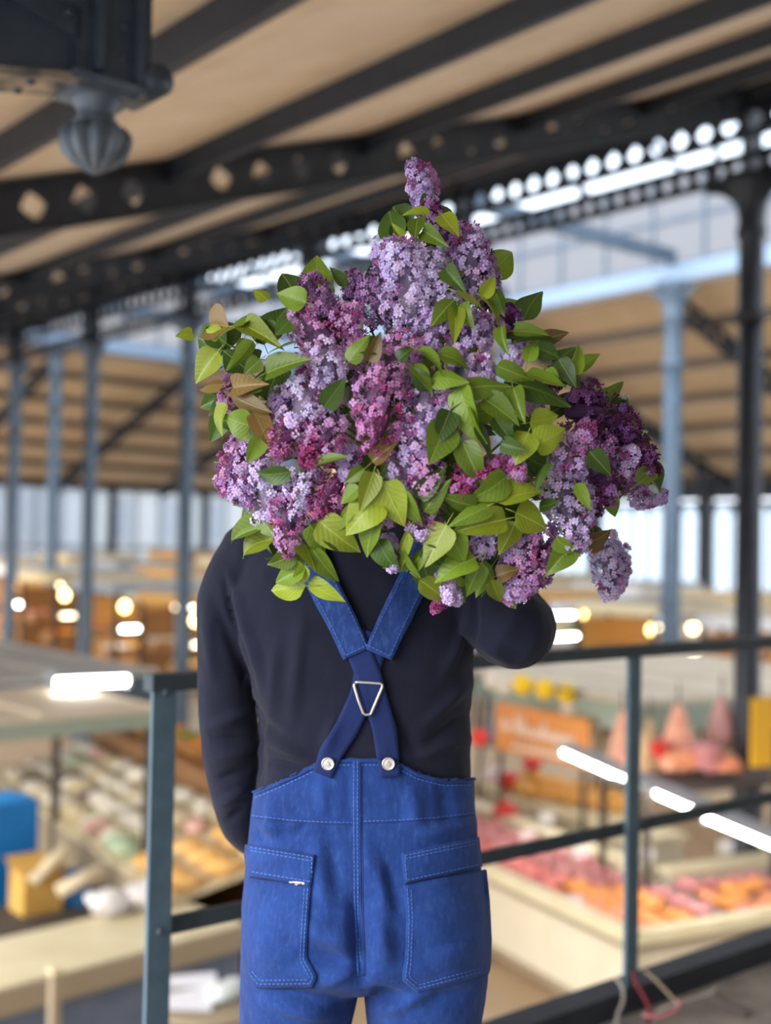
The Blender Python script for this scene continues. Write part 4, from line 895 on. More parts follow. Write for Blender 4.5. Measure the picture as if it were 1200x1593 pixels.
LF = [ (475, 470, 432, 456, 'g', 36), (353, 507, 315, 503, 'r'), (390, 497, 342, 520, 'g', 30), (380, 505, 430, 532, 'y', 34), (393, 532, 358, 577, 'g', 26), (338, 548, 304, 592, 'y', 42), (462, 532, 420, 546, 'g', 26), (415, 580, 474, 556, 'g', 42), (405, 560, 380, 582, 'g'),
    (668, 335, 630, 330, 'y', 22), (650, 340, 645, 372, 'g', 24), (632, 362, 610, 350, 'y'), (658, 358, 692, 380, 'g', 26), (543, 562, 572, 522, 'g', 28), (575, 562, 592, 520, 'r', 26), (640, 568, 674, 602, 'g', 24), (650, 545, 690, 575, 'g', 26), (665, 605, 640, 570, 'd', 24),
    (707, 466, 674, 500, 'g', 36), (710, 480, 708, 528, 'y', 24), (712, 455, 752, 480, 'y', 30), (713, 475, 734, 504, 'g', 24), (750, 462, 771, 430, 'y', 22), (767, 448, 785, 484, 'd', 24), (752, 465, 779, 499, 'y', 26), (688, 335, 712, 364, 'y', 26), (693, 418, 720, 450, 'd', 30), (780, 508, 787, 548, 'g', 24),
    (800, 515, 852, 518, 'g', 26), (805, 532, 870, 524, 'd', 28), (842, 528, 886, 518, 'r', 24), (890, 582, 904, 534, 'g', 24), (822, 562, 833, 526, 'g', 22), (835, 540, 870, 555, 'd', 28), (775, 570, 830, 592, 'g', 28), (822, 580, 880, 600, 'g', 30), (685, 550, 732, 567, 'g', 30), (672, 588, 724, 590, 'g', 34), (722, 604, 792, 596, 'g', 40),
    (345, 598, 308, 602, 'r', 28), (362, 603, 406, 596, 'r', 36), (358, 614, 412, 642, 'r', 34), (396, 642, 420, 692, 'r', 32), (388, 662, 348, 650, 'g', 40), (350, 628, 336, 676, 'y', 32), (406, 680, 386, 720, 'g', 28), (505, 632, 536, 590, 'd', 30), (493, 722, 538, 708, 'g', 20), (450, 735, 393, 742, 'd', 24), (566, 730, 538, 750, 'g', 24), (557, 758, 531, 782, 'g', 28),
    (581, 736, 562, 792, 'y', 32), (597, 752, 627, 815, 'y', 46), (588, 778, 538, 826, 'y', 54), (584, 806, 567, 864, 'g', 44), (624, 764, 654, 818, 'g', 30), (546, 788, 520, 824, 'g', 30), (580, 718, 615, 688, 'r', 28), (498, 812, 556, 858, 'y', 46), (410, 818, 350, 839, 'g', 30), (420, 838, 362, 859, 'y', 28), (404, 806, 428, 834, 'g', 28), (456, 862, 416, 884, 'g', 28), (470, 842, 494, 882, 'y', 42), (486, 855, 525, 906, 'g', 32), (474, 884, 426, 906, 'g', 32), (474, 880, 462, 910, 'y', 24), (474, 912, 422, 918, 'y', 24), (481, 906, 531, 937, 'y', 30), (588, 842, 614, 890, 'd', 36), (634, 830, 614, 886, 'y', 30), (484, 818, 506, 864, 'g', 32), (448, 850, 425, 842, 'y', 22),
    (714, 604, 736, 665, 'g', 42), (724, 636, 750, 690, 'g', 40), (754, 620, 806, 657, 'g', 38), (799, 604, 813, 652, 'g', 34), (812, 598, 887, 623, 'd', 46), (826, 657, 867, 648, 'y', 36), (822, 673, 802, 720, 'y', 42), (834, 692, 880, 670, 'y', 48), (746, 658, 772, 712, 'd', 34), (692, 662, 672, 718, 'g', 52), (720, 688, 750, 754, 'g', 36), (776, 780, 844, 758, 'y', 50), (788, 743, 738, 780, 'g', 42), (804, 798, 850, 820, 'y', 46), (786, 808, 708, 826, 'y', 44), (802, 814, 780, 862, 'y', 36), (768, 784, 703, 814, 'g', 30), (740, 788, 688, 776, 'g', 32), (694, 818, 663, 878, 'y', 44), (700, 828, 722, 874, 'g', 40), (738, 868, 678, 896, 'g', 46), (655, 903, 700, 936, 'y', 30), (748, 878, 724, 928, 'g', 32),
    (914, 846, 952, 828, 'r', 36), (888, 852, 852, 892, 'g', 40), (898, 753, 918, 792, 'g', 18), (993, 752, 1024, 730, 'g', 30), (918, 703, 950, 738, 'd', 30), (865, 838, 895, 862, 'g', 28), (765, 902, 779, 938, 'y', 24), (773, 896, 805, 884, 'r', 24), (650, 772, 692, 728, 'd', 32), (660, 795, 696, 748, 'g', 28), (640, 880, 668, 850, 'g', 28), (620, 860, 650, 905, 'g', 28), (660, 850, 690, 880, 'd', 30),
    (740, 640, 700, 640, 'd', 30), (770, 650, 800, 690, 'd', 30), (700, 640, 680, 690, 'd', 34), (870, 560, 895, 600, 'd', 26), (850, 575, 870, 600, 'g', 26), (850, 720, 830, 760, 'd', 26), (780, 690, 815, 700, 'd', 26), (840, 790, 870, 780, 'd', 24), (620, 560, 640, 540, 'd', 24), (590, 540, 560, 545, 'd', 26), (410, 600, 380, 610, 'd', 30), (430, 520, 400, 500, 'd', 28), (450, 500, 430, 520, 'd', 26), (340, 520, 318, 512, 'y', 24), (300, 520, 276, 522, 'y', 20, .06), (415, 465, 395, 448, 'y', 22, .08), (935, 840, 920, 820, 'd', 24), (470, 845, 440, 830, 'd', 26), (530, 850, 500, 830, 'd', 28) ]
for L_ in LF:
    leaf(*L_[:5], wpx=L_[5] * 1.1 if len(L_) > 5 else None, grow=0.08, dz=(L_[6] if len(L_) > 6 else 0) - 0.030)
OUT = [(640, 300), (675, 340), (740, 380), (768, 440), (800, 490), (860, 525), (895, 570), (940, 620), (985, 680), (1005, 730), (985, 770), (930, 800), (905, 850), (850, 885), (800, 915), (740, 890), (700, 900), (640, 870), (600, 860), (540, 840), (490, 880), (440, 860), (385, 835), (365, 760), (362, 690), (345, 640), (325, 585), (340, 525), (430, 480), (490, 450), (580, 440), (612, 380), (630, 320)]
def inside(x, y):
    c = False; j = len(OUT) - 1
    for i in range(len(OUT)):
        xi, yi = OUT[i]; xj, yj = OUT[j]
        if (yi > y) != (yj > y) and x < (xj - xi) * (y - yi) / (yj - yi) + xi: c = not c
        j = i
    return c
n_in = 0
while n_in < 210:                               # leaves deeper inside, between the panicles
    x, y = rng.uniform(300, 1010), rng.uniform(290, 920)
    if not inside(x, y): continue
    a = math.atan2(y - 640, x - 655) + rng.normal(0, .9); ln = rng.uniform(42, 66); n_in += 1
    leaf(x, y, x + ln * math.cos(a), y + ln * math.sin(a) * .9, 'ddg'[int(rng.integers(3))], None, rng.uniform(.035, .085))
# woody stems, gathered over the shoulder into the hand
STEMM = mat('lilac_stem', (92, 100, 52), 0.6, c2=(110, 96, 66), scale=30)
G1, G2, G3 = at(690, 800, 1.76), at(706, 828, 1.97), at(738, 930, 2.13)
for k, p in enumerate(stem_ends):
    if k % 2: continue
    j1, j2, j3 = [Vector(rng.normal(0, .010, 3)) for _ in range(3)]
    mid = p.lerp(G1, 0.5) + Vector((0, 0.03, 0.015))
    pts = [p, p.lerp(mid, .5) + Vector((0, .012, 0)), mid, mid.lerp(G1 + j1, .55), G1 + j1, G1.lerp(G2, .5) + j2 + Vector((0, 0, .012)), G2 + j2, G3 + j3 * 1.3]
    MB().tube(pts, [.0015, .0018, .002, .0025, .003, .003, .003, .003], 6).build('stem', STEMM, BQ, True)

# ================================================================== the market below
KM = (CZ - ZM) / 5.0
def atk(px, py, Y): return at(px, py, Y * KM)
def M(px, py, h): return atz(px, py, ZM + h)
def flat(v): v = Vector((v.x, v.y, 0)); return v.normalized()
LAMPW = mat('lamp_tube', (255, 255, 255), 0.4, emit=(255, 250, 240), estr=16.0)
LAMPY = mat('warm_bulb', (255, 220, 150), 0.4, emit=(255, 206, 130), estr=9.0)
LAMPC = mat('cream_tube', (255, 240, 210), 0.4, emit=(255, 236, 196), estr=6.0)
HOUS = mat('lamp_housing', (150, 156, 162), 0.4, 0.3)
CREAM = mat('cream_enamel', (206, 196, 172), 0.5, c2=(214, 206, 184), scale=2)
CREAM2 = mat('cream_worktop', (206, 194, 158), 0.5, c2=(214, 204, 172), scale=3)
TAUPE = mat('taupe_edge', (150, 136, 114), 0.6)
ROOFG = mat('grey_stall_roof', (150, 146, 142), 0.8, c2=(166, 162, 156), scale=1.5)
ROOFC = mat('cream_stall_roof', (186, 172, 152), 0.8, c2=(200, 186, 164), scale=1.5)
GREENF = mat('sage_fascia', (138, 150, 136), 0.7); DARKG = mat('dark_green_fascia', (62, 72, 62), 0.7); SLATE = mat('slate_fascia', (64, 76, 90), 0.6)
DARKIN = mat('dark_joinery', (74, 66, 60), 0.8); WOODB = mat('brown_wood', (146, 106, 70), 0.7, c2=(164, 122, 82), scale=4, stretch=(1, 1, 3))
BLUEG = mat('blue_grey_panel', (92, 104, 126), 0.7, c2=(102, 114, 134), scale=5)
CARD = mat('price_card', (240, 238, 236), 0.8)
def lump_mesh(name, sx, sy, sz, amp, m, seed, n=14, k=9):
    rr = ell((0, 0, 0), sx, sy, sz, n, k)
    mb = MB(); mb.rings(rr)
    mb.v = [p * (1 + amp * noise.noise((p.x * 9 / max(sx, .05) * .2 + seed * 3.1, p.y * 9 / max(sy, .05) * .2, p.z * 9 / max(sz, .05) * .2 + seed))) + Vector((0, 0, sz * 0.92)) for p in mb.v]
    me = bpy.data.meshes.new(name); me.from_pydata(mb.v, [], mb.f); me.materials.append(m); me.shade_smooth(); return me
def place(name, me, p, rot=0.0, s=1.0, label=None, cat=None, group=None, parent=None):
    o = bpy.data.objects.new(name, me); COL.objects.link(o); o.location = p; o.rotation_euler = (0, 0, rot); o.scale = (s, s, s)
    return tag(o, label, cat, group)
rnd = random.Random(5)

def tube_lamp(a, b, label, m=LAMPW, r=0.035, hang=0.0, group='strip lamps in the market'):
    t = empty('strip_lamp', (a + b) / 2, label, 'lamp', group)
    d = (b - a).normalized(); sd = d.cross(ZD).normalized(); up = sd.cross(d)
    MB().beam(a + up * (r * 1.6), b + up * (r * 1.6), r * 5.0, r * 1.4, up).build('housing', HOUS, t)
    MB().tube([a + d * 0.03, b - d * 0.03], r, 12).build('tube', m, t, True)
    for e, s_ in ((a, 1), (b, -1)): MB().beam(e, e + d * 0.04 * s_, r * 2.4, r * 3.0, up).build('end_cap', HOUS, t)
    if hang > 0:
        for f_ in (0.2, 0.8): MB().tube([a.lerp(b, f_) + up * r * 2, a.lerp(b, f_) + up * r * 2 + ZD * hang], 0.006, 6).build('hanger', HOUS, t)
    return t
def bulb_lamp(p, r, m, label, drop=0.5, group='hanging bulbs over the stalls'):
    t = empty('hanging_bulb', p, label, 'lamp', group)
    MB().lathe(p, [(r * .2, -r), (r * .7, -r * .75), (r, 0), (r * .8, r * .6), (r * .35, r * 1.1), (r * .35, r * 1.3)], 16).build('bulb', m, t, True)
    MB().lathe(p, [(r * .42, r * 1.2), (r * .42, r * 1.9), (r * .15, r * 2.1)], 12).build('socket', DARKIN, t, True)
    MB().tube([p + ZD * r * 2, p + ZD * (r * 2 + drop)], 0.008, 6).build('cable', DARKIN, t)
def canopy_stall(c0, du, dv, lu, lv, h, label, top, fas, counter=None, group=None, fh=0.3, cnt=True, nd=1):
    """market stall: roof slab from near corner c0 along du and dv, fascia boards, four posts, counter"""
    s = empty('market_stall', Vector((c0.x, c0.y, ZM)), label, 'stall', group)
    b = Vector((c0.x, c0.y, ZM)); c = b + du * lu / 2 + dv * lv / 2
    MB().box(c + ZD * h, du * (lu / 2), dv * (lv / 2), ZD * 0.05).build('roof', top, s)
    for k in range(int(lu / 1.2) + 1):
        q = b + du * (lu * k / (int(lu / 1.2) + 0.0)) if int(lu / 1.2) else b
        MB().beam(q + ZD * (h + 0.06), q + dv * lv + ZD * (h + 0.06), 0.05, 0.03).build('roof_batten', top, s)
    for a, e in ((b, b + du * lu), (b, b + dv * lv), (b + du * lu, b + du * lu + dv * lv), (b + dv * lv, b + du * lu + dv * lv)):
        MB().beam(a + ZD * (h - fh / 2), e + ZD * (h - fh / 2), 0.05, fh).build('fascia', fas, s)
    for i in (0.06, lu - 0.06):
        for j in (0.06, lv - 0.06): MB().beam(b + du * i + dv * j, b + du * i + dv * j + ZD * h, 0.08, 0.08, du).build('post', DARKIN, s)
    if cnt:
        cm = counter or CREAM
        MB().box(b + du * lu / 2 + dv * 0.5 + ZD * 0.45, du * (lu / 2 - 0.12), dv * 0.35, ZD * 0.45).build('counter', cm, s)
        MB().box(b + du * lu / 2 + dv * 0.5 + ZD * 0.92, du * (lu / 2 - 0.08), dv * 0.42, ZD * 0.025).build('countertop', cm, s)
    return s, b

# ---------------- right: butcher's counter
C0 = M(985, 1452, 0.95); dL = flat(M(720, 1330, 0.95) - C0); dR = Vector((dL.y, -dL.x, 0))
if dR.x < 0: dR = -dR
B0 = Vector((C0.x, C0.y, ZM))
bc = empty('butcher_counter', B0, 'cream L-shaped butcher display counter, near right below the railing', 'counter')
def arm(d, inn, L, nm):
    MB().box(B0 + d * L / 2 + inn * 0.06 + ZD * 0.52, d * (L / 2), inn * 0.06, ZD * 0.36).build(nm, CREAM, bc)
    MB().box(B0 + d * L / 2 + inn * 0.14 + ZD * 0.09, d * (L / 2 - 0.05), inn * 0.03, ZD * 0.09).build('plinth', TAUPE, bc)
    MB().box(B0 + d * L / 2 + inn * 0.03 + ZD * 0.90, d * (L / 2 + 0.03), inn * 0.07, ZD * 0.055).build('rim', CREAM2, bc)
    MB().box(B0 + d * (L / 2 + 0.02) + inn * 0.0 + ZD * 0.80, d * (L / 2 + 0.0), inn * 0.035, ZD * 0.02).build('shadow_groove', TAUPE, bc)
    # tray: gently rising to the back
    a = B0 + inn * 0.12 + ZD * 0.80; MB().hexa([a, a + d * L, a + d * L + inn * 1.1 + ZD * 0.12, a + inn * 1.1 + ZD * 0.12] + [p + ZD * 0.02 for p in (a, a + d * L, a + d * L + inn * 1.1 + ZD * 0.12, a + inn * 1.1 + ZD * 0.12)]).build('tray', mat('steel_tray', (170, 150, 146), 0.4, 0.2), bc)
    MB().box(B0 + d * (L / 2 + .75) + inn * 1.26 + ZD * 0.5, d * (L / 2 - .7), inn * 0.06, ZD * 0.5).build('back_panel', CREAM, bc)
    MB().box(B0 + d * (L / 2 + .75) + inn * 1.3 + ZD * 1.02, d * (L / 2 - .7), inn * 0.12, ZD * 0.03).build('back_ledge', CREAM2, bc)
arm(dL, dR, 5.2, 'front_panel'); arm(dR, dL, 5.0, 'front_panel')
MEAT = {}
for nm, c, c2 in (('pink', (222, 120, 118), (236, 150, 140)), ('salmon', (232, 140, 100), (240, 162, 118)), ('orange', (226, 140, 66), (236, 164, 92)), ('rose', (196, 120, 122), (214, 150, 148)), ('red', (190, 54, 50), (206, 76, 66))):
    m = mat('meat_' + nm, c, 0.45, c2=c2, scale=14)
    MEAT[nm] = [lump_mesh('meat_cut', .15, .095, .055, .5, m, i) for i in range(2)] + [lump_mesh('meat_cut', .11, .10, .05, .6, m, i + 5) for i in range(2)]
desc = {'pink': 'pink cut of meat', 'salmon': 'salmon-coloured meat portion', 'orange': 'orange breaded portion', 'rose': 'dull rose cut of meat', 'red': 'dark red cut of meat'}
for d, inn, L, side in ((dL, dR, 5.0, 'long left arm'), (dR, dL, 4.8, 'short right arm')):
    for i in range(int(L / 0.30)):
        for j in range(4):
            s = 0.3 + i * 0.30 + rnd.uniform(-.05, .05); t = 0.25 + j * 0.245 + rnd.uniform(-.03, .03)
            if d is dR and s < 1.35: continue
            if d is dL: key = ('salmon' if j == 0 else 'orange') if s < 1.5 and j < 3 else (('pink' if s > 1.6 else 'salmon') if j < 2 else 'rose')
            else: key = rnd.choice(['salmon', 'orange', 'salmon', 'pink']) if j < 3 else 'rose'
            p = B0 + d * s + inn * t + ZD * (0.82 + 0.12 * (t - 0.12) / 1.25)
            place('meat_cut', rnd.choice(MEAT[key]), p, rnd.uniform(0, 6.28), rnd.uniform(.95, 1.25), f'{desc[key]}, {["front", "second", "third", "back"][j]} row, {ORD[i]} along, {side} of butcher counter', 'meat', 'meat in the butcher counter')
cardm = bpy.data.meshes.new('price_card'); cb = MB().box((0, 0, .06), (.07, 0, 0), (0, .004, .0), (0, 0, .055)); cb.box((0, .02, .004), (.03, 0, 0), (0, .02, 0), (0, 0, .004)); cardm.from_pydata(cb.v, [], cb.f); cardm.materials.append(CARD)
for i, (x, y, w) in enumerate(((850, 1275, 'standing for a glint beside the red meat'), (822, 1303, 'tilted among rose meat'), (1005, 1333, 'standing for a glint right of the railing post'), (1130, 1320, 'among the orange portions'), (905, 1330, 'near the counter corner'), (790, 1330, 'by the dungarees pocket'))):  # cards by the red meat and railing post stand in for light reflections
    place('price_card', cardm, M(x, y + 8, 0.95), rnd.uniform(-.4, .4), 1.3, f'white price card in the butcher counter {w}', 'card', 'price cards in the butcher counter')
# back counter with golden loaves, behind the left arm
K0 = M(1000, 1305, 1.0); kd = dL
kc = empty('back_counter', Vector((K0.x, K0.y, ZM)), 'beige back counter carrying golden loaves behind the butcher display', 'counter'); kb = Vector((K0.x, K0.y, ZM))
MB().box(kb + kd * 1.9 + dR * 0.3 + ZD * 0.47, kd * 1.9, dR * 0.3, ZD * 0.47).build('body', CREAM, kc); MB().box(kb + kd * 1.9 + dR * 0.3 + ZD * 0.97, kd * 1.95, dR * 0.36, ZD * 0.03).build('top', CREAM2, kc)
LOAF = [lump_mesh('loaf', .26, .11, .08, .25, mat('golden_crust', (206, 146, 66), 0.6, c2=(224, 170, 92), scale=10), i) for i in range(3)]
for i, (x, y) in enumerate(((815, 1225), (850, 1232), (885, 1238), (920, 1244), (952, 1250), (835, 1212), (870, 1220), (905, 1226), (940, 1232))):
    place('loaf', LOAF[i % 3], M(x, y + 10, 1.0), rnd.uniform(-.5, .5) + math.atan2(kd.y, kd.x), 1.2, f'golden loaf on the back counter, {ORD[i % 5 if i < 5 else i - 5]} from the left in the {"front" if i < 5 else "rear"} row', 'loaf', 'golden loaves on the back counter')
REDL = lump_mesh('red_packet', .14, .12, .1, .5, mat('red_packet', (196, 40, 44), 0.4), 3); WHL = lump_mesh('white_packet', .13, .1, .1, .5, mat('white_packet', (226, 214, 226), 0.5), 4)
place('red_packet', REDL, M(790, 1228, 1.0), 0, 1.2, 'red packet at the left end of the back counter', 'packet'); place('white_packet', WHL, M(768, 1216, 1.0), .4, 1.1, 'lilac-white packet beside the red packet', 'packet')
place('red_packet', REDL, M(785, 1278, 0.95), .8, 1.25, 'red packet on the inner edge of the butcher counter', 'packet'); place('red_packet', REDL, M(828, 1198, 1.2), .3, 1.0, 'small red packet behind the golden loaves', 'packet')
# strip lamps hung over the counter
tube_lamp(atk(878, 1168, 16.4), atk(1092, 1262, 13.2), 'long white strip lamp slanting over the butcher counter', r=0.042, hang=0.0)
tube_lamp(atk(1098, 1268, 13.1), atk(1262, 1336, 11.4), 'white strip lamp at the right edge over the butcher counter', r=0.042, hang=0.0)
# stall roof over the butcher's
S0 = M(985, 1092 , 2.55); bs, bb = canopy_stall(S0, dR, dL, 5.2, 5.6, 2.5, 'butcher stall under a cream flat roof with sage fascia', ROOFC, GREENF, cnt=False, fh=0.32)
# sign board with looping script
g0, g1 = atk(772, 1128, 18.0), atk(918, 1158, 17.0); gd_ = (g1 - g0).normalized(); gn = ZD.cross(gd_).normalized()
if gn.y > 0: gn = -gn
sg = empty('shop_sign', (g0 + g1) / 2, 'orange-brown shop sign with cream script lettering, right of the sweater', 'sign'); wl = (g1 - g0).length
MB().box((g0 + g1) / 2, gd_ * (wl / 2), gn * 0.02, ZD * 0.30).build('board', mat('orange_board', (196, 122, 52), 0.6, c2=(206, 136, 64), scale=2), sg)
SCR = mat('cream_script', (236, 216, 196), 0.6)
def script(x0, x1, zb, zs, spec, r):
    pts = []
    for i, hgt in enumerate(spec):
        xa = x0 + (x1 - x0) * i / len(spec); xb = x0 + (x1 - x0) * (i + 1) / len(spec)
        for t in range(6):
            a = 2 * math.pi * t / 6
            pts.append(g0 + gd_ * (wl * (xa + (xb - xa) * (t / 6) + 0.012 * math.sin(a))) + ZD * (zb + zs * hgt * (0.5 - 0.5 * math.cos(a))) + gn * 0.03)
    MB().tube(pts, r, 6).build('lettering', SCR, sg, True)
script(0.08, 0.20, -0.03, 0.16, [1.1, .8], 0.022); script(0.22, 0.86, -0.05, 0.13, [2.0, 1.9, .9, .9, 1.0, 1.8, .9, .9, 1.0, .9, .9], 0.024); script(0.20, 0.80, -0.24, 0.10, [1] * 9, 0.020)
for f_ in (0.06, 0.94): MB().beam(g0 + gd_ * wl * f_ - ZD * 0.3, Vector(((g0 + gd_ * wl * f_).x, (g0 + gd_ * wl * f_).y, ZM)), 0.05, 0.05, gd_).build('sign_post', DARKIN, sg)
YL = lump_mesh('yellow_tag', .11, .05, .11, .15, mat('yellow_tag', (246, 204, 24), 0.5, emit=None), 1); CRL = lump_mesh('cream_tag', .12, .06, .13, .2, mat('cream_tag', (222, 214, 200), 0.6), 2)
for i, (x, y) in enumerate(((814, 1070), (848, 1077), (882, 1083))): place('yellow_tag', YL, atk(x, y + 10, 17.6), 0, 1.15, f'bright yellow round tag above the orange sign, {ORD[i]} from the left', 'tag', 'yellow tags over the sign')
for i, (x, y) in enumerate(((768, 1062), (787, 1070), (912, 1096), (936, 1100), (887, 1112))): place('cream_tag', CRL, atk(x, y + 10, 17.7), 0, 1.0, f'cream tag hanging above the orange sign, {ORD[i]} from the left', 'tag', 'cream tags over the sign')
# wall of the stall behind the hanging goods
hb = empty('tag_rail', atk(850, 1062, 17.65), 'thin rail the yellow and cream tags hang from', 'rail'); MB().tube([atk(745, 1056, 17.9), atk(960, 1084, 17.3)], 0.02, 8).build('rail_bar', DARKIN, hb); MB().tube([atk(760, 1058, 17.85), Vector((atk(760, 1058, 17.85).x, 17.85, ZM))], .025, 8).build('rail_leg', DARKIN, hb); MB().tube([atk(950, 1083, 17.3), Vector((atk(950, 1083, 17.3).x, 17.3, ZM))], .025, 8).build('rail_leg', DARKIN, hb)
def ham(p, L, r, label, m):
    t = empty('hanging_ham', p, label, 'ham', 'hams hanging in the butcher stall')
    MB().lathe(p, [(r * .5, -L), (r * .92, -L * .93), (r, -L * .75), (r * .8, -L * .45), (r * .42, -L * .12), (r * .25, 0), (r * .05, .02)], 16).build('meat', m, t, True); MB().tube([p, p + ZD * 0.25], 0.012, 6).build('string', DARKIN, t)
HAMM = mat('cured_pink', (226, 158, 132), 0.6, c2=(234, 176, 150), scale=6)
ham(atk(1056, 1098, 15.5), 0.75, 0.2, 'pink cured ham hanging just right of the railing post', HAMM); ham(atk(970, 1108, 15.5), 0.75, 0.17, 'pink cured ham hanging just left of the railing post', HAMM); ham(atk(1124, 1084, 16.0), 0.55, 0.17, 'pale mauve ham hanging left of the iron column', mat('mauve_ham', (206, 160, 158), .6)); ham(atk(1012, 1120, 16), 0.65, .13, 'beige ham hanging behind the railing post', mat('beige_ham', (206, 178, 140), .6))
for i, (x, y) in enumerate(((1075, 1192), (1105, 1198), (1128, 1200), (1095, 1180))): place('sausage_heap', MEAT['rose' if i % 2 else 'salmon'][i % 4], atk(x, y, 15), i, 1.7, ['beige-pink sausage heap under the ham right of the post', 'pale pink sausage heap beside the iron column', 'pink sausage heap touching the iron column', 'salmon sausage heap between the two hams'][i], 'sausages', 'sausage heaps')
sh = empty('goods_shelf', M(1080, 1240, 0), 'dark shelf carrying sausages under the hanging hams', 'shelf'); q = atk(1100, 1212, 15); MB().box(q, dR * 1.2, dL * .4, ZD * .03).build('shelf_board', DARKIN, sh); [MB().beam(Vector((q.x, q.y, ZM)) + dR * i + dL * j, q + dR * i + dL * j, .06, .06, dR).build('shelf_leg', DARKIN, sh) for i in (-1.1, 1.1) for j in (-.35, .35)]
place('red_ball', lump_mesh('red_ball', .1, .1, .1, .15, mat('red_item', (214, 52, 40), .5), 2), atk(1026, 1178, 15.2), 0, 1.0, 'small red round item right of the railing post', 'ball'); place('red_ball', bpy.data.meshes['red_ball'], atk(746, 1160, 17), 0, 1.1, 'small red round item beside the sweater waist', 'ball')
bo = empty('yellow_board', atk(1172, 1140, 14.6), 'yellow and orange goods board at the right edge', 'board'); a_ = atk(1172, 1140, 14.6); MB().box(a_ + dR * .12, dR * .14, dL * .02, ZD * .36).build('yellow_panel', mat('yellow_panel', (216, 164, 20), .6), bo); MB().box(a_ + dR * .46, dR * .2, dL * .02, ZD * .36).build('orange_panel', mat('orange_panel', (206, 128, 56), .6), bo); MB().beam(Vector((a_.x, a_.y, ZM)) + dR * .3, a_ + dR * .3, .05, .05, dR).build('board_leg', DARKIN, bo)

# ---------------- left: stalls
uL_, vL_ = UD, VD
L2 = M(245, 1108, 2.5); ls, lb = canopy_stall(L2, -UD, VD, 6.5, 2.4, 2.5, 'left stall under a cream roof with sage green fascia, nearest the railing', ROOFC, GREENF, cnt=False, fh=0.16)
L1 = M(246, 1050, 2.5); canopy_stall(L1, -UD, VD, 8.0, 8.0, 2.5, 'grey flat-roofed stall behind the sage green fascia at left', ROOFG, SLATE, cnt=False, fh=0.42)
tube_lamp(atk(78, 1062, 16.2), atk(200, 1057, 16.9), 'bright white strip lamp under the grey roof at left', r=0.06)
# sloping display running away from the worktop
D0 = M(262, 1408, 0.9); D1 = M(10, 1225, 0.9); dd = flat(D1 - D0); dn = Vector((-dd.y, dd.x, 0)); dn = dn if dn.x > 0 else -dn; DL = (D1 - D0).length + 1.0
db = Vector((D0.x, D0.y, ZM)); ds = empty('sloping_display', db, 'long sloping display of pale packages running away at left', 'display')
MB().box(db + dd * DL / 2 + dn * 0.05 + ZD * 0.45, dd * (DL / 2), dn * 0.05, ZD * 0.45).build('front_board', TAUPE, ds)
a = db + ZD * 0.88; MB().hexa([a, a + dd * DL, a + dd * DL + dn * 1.5 + ZD * .35, a + dn * 1.5 + ZD * .35] + [p + ZD * .03 for p in (a, a + dd * DL, a + dd * DL + dn * 1.5 + ZD * .35, a + dn * 1.5 + ZD * .35)]).build('sloping_top', CREAM2, ds)
MB().box(db + dd * DL / 2 + dn * 1.9 + ZD * 0.78, dd * (DL / 2), dn * 0.38, ZD * 0.78).build('wooden_step', WOODB, ds)
PK = [lump_mesh('pale_package', .15, .11, .07, .4, mat(n, c, .5, c2=c2, scale=10), i) for i, (n, c, c2) in enumerate((('white_pack', (232, 226, 210), (222, 214, 196)), ('cream_pack', (222, 206, 170), (210, 192, 150)), ('green_pack', (172, 196, 160), (196, 210, 182)), ('pink_pack', (226, 172, 156), (232, 190, 178)), ('plum_pack', (92, 74, 92), (112, 90, 104)), ('bright_pack', (246, 240, 222), (240, 232, 214))))]
PN = ['white', 'cream', 'pale green', 'pink', 'plum-coloured', 'bright ivory']
nrow = int(DL / 0.36)
for i in range(nrow):
    for j in range(4):
        if i < 4: continue
        k = rnd.choices(range(6), (6, 5, 2, 2, 1, 2))[0]; t = 0.2 + j * 0.36
        place('pale_package', PK[k], db + dd * (0.25 + i * 0.36 + rnd.uniform(-.05, .05)) + dn * (t + rnd.uniform(-.04, .04)) + ZD * (0.915 + .35 * t / 1.5), rnd.uniform(0, 6), rnd.uniform(.9, 1.3), f'{PN[k]} package, {["front", "second", "third", "top"][j]} row, {ORD[i - 4]} along the sloping display', 'package', 'packages on the sloping display')
# baskets and fruit behind the wooden step
BASK = mat('wicker', (176, 124, 66), .8, c2=(196, 146, 84), scale=40)
def basket(p, r, fm, label, n=7):
    t = empty('basket', p, label, 'basket', 'baskets behind the wooden step'); MB().lathe(p, [(r * .75, 0), (r * .95, .12), (r, .18), (r * 1.04, .2), (r * .94, .19), (r * .9, .08)], 20).build('wicker_bowl', BASK, t, True)
    return t
FRU = {n: lump_mesh('fruit', .055, .055, .052, .12, mat('fruit_' + n, c, .45), i) for i, (n, c) in enumerate((('orange', (236, 136, 40)), ('yellow', (236, 196, 70)), ('green', (120, 136, 44)), ('red', (204, 70, 50)), ('white', (228, 218, 206))))}
for i, key in enumerate(('orange', 'yellow', 'orange', 'white', 'yellow', 'orange', 'green', 'orange', 'yellow', 'white', 'orange')):
    p = db + dd * (.4 + .66 * i) + dn * 1.9 + ZD * 1.563; basket(p, .29, None, f'round wicker basket of {key} fruit, {(ORD + ["eleventh"])[i]} along the wooden step')
    for q in range(9):
        an = q * 2.4; rr_ = .2 * math.sqrt(q / 9)
        place('fruit', FRU[key], p + Vector((rr_ * math.cos(an), rr_ * math.sin(an), .1 + .05 * (1 - rr_ / .2))), an, 1.15, f'{key} fruit in the {(ORD + ["eleventh"])[i]} basket along the wooden step', 'fruit', f'{key} fruit in baskets')
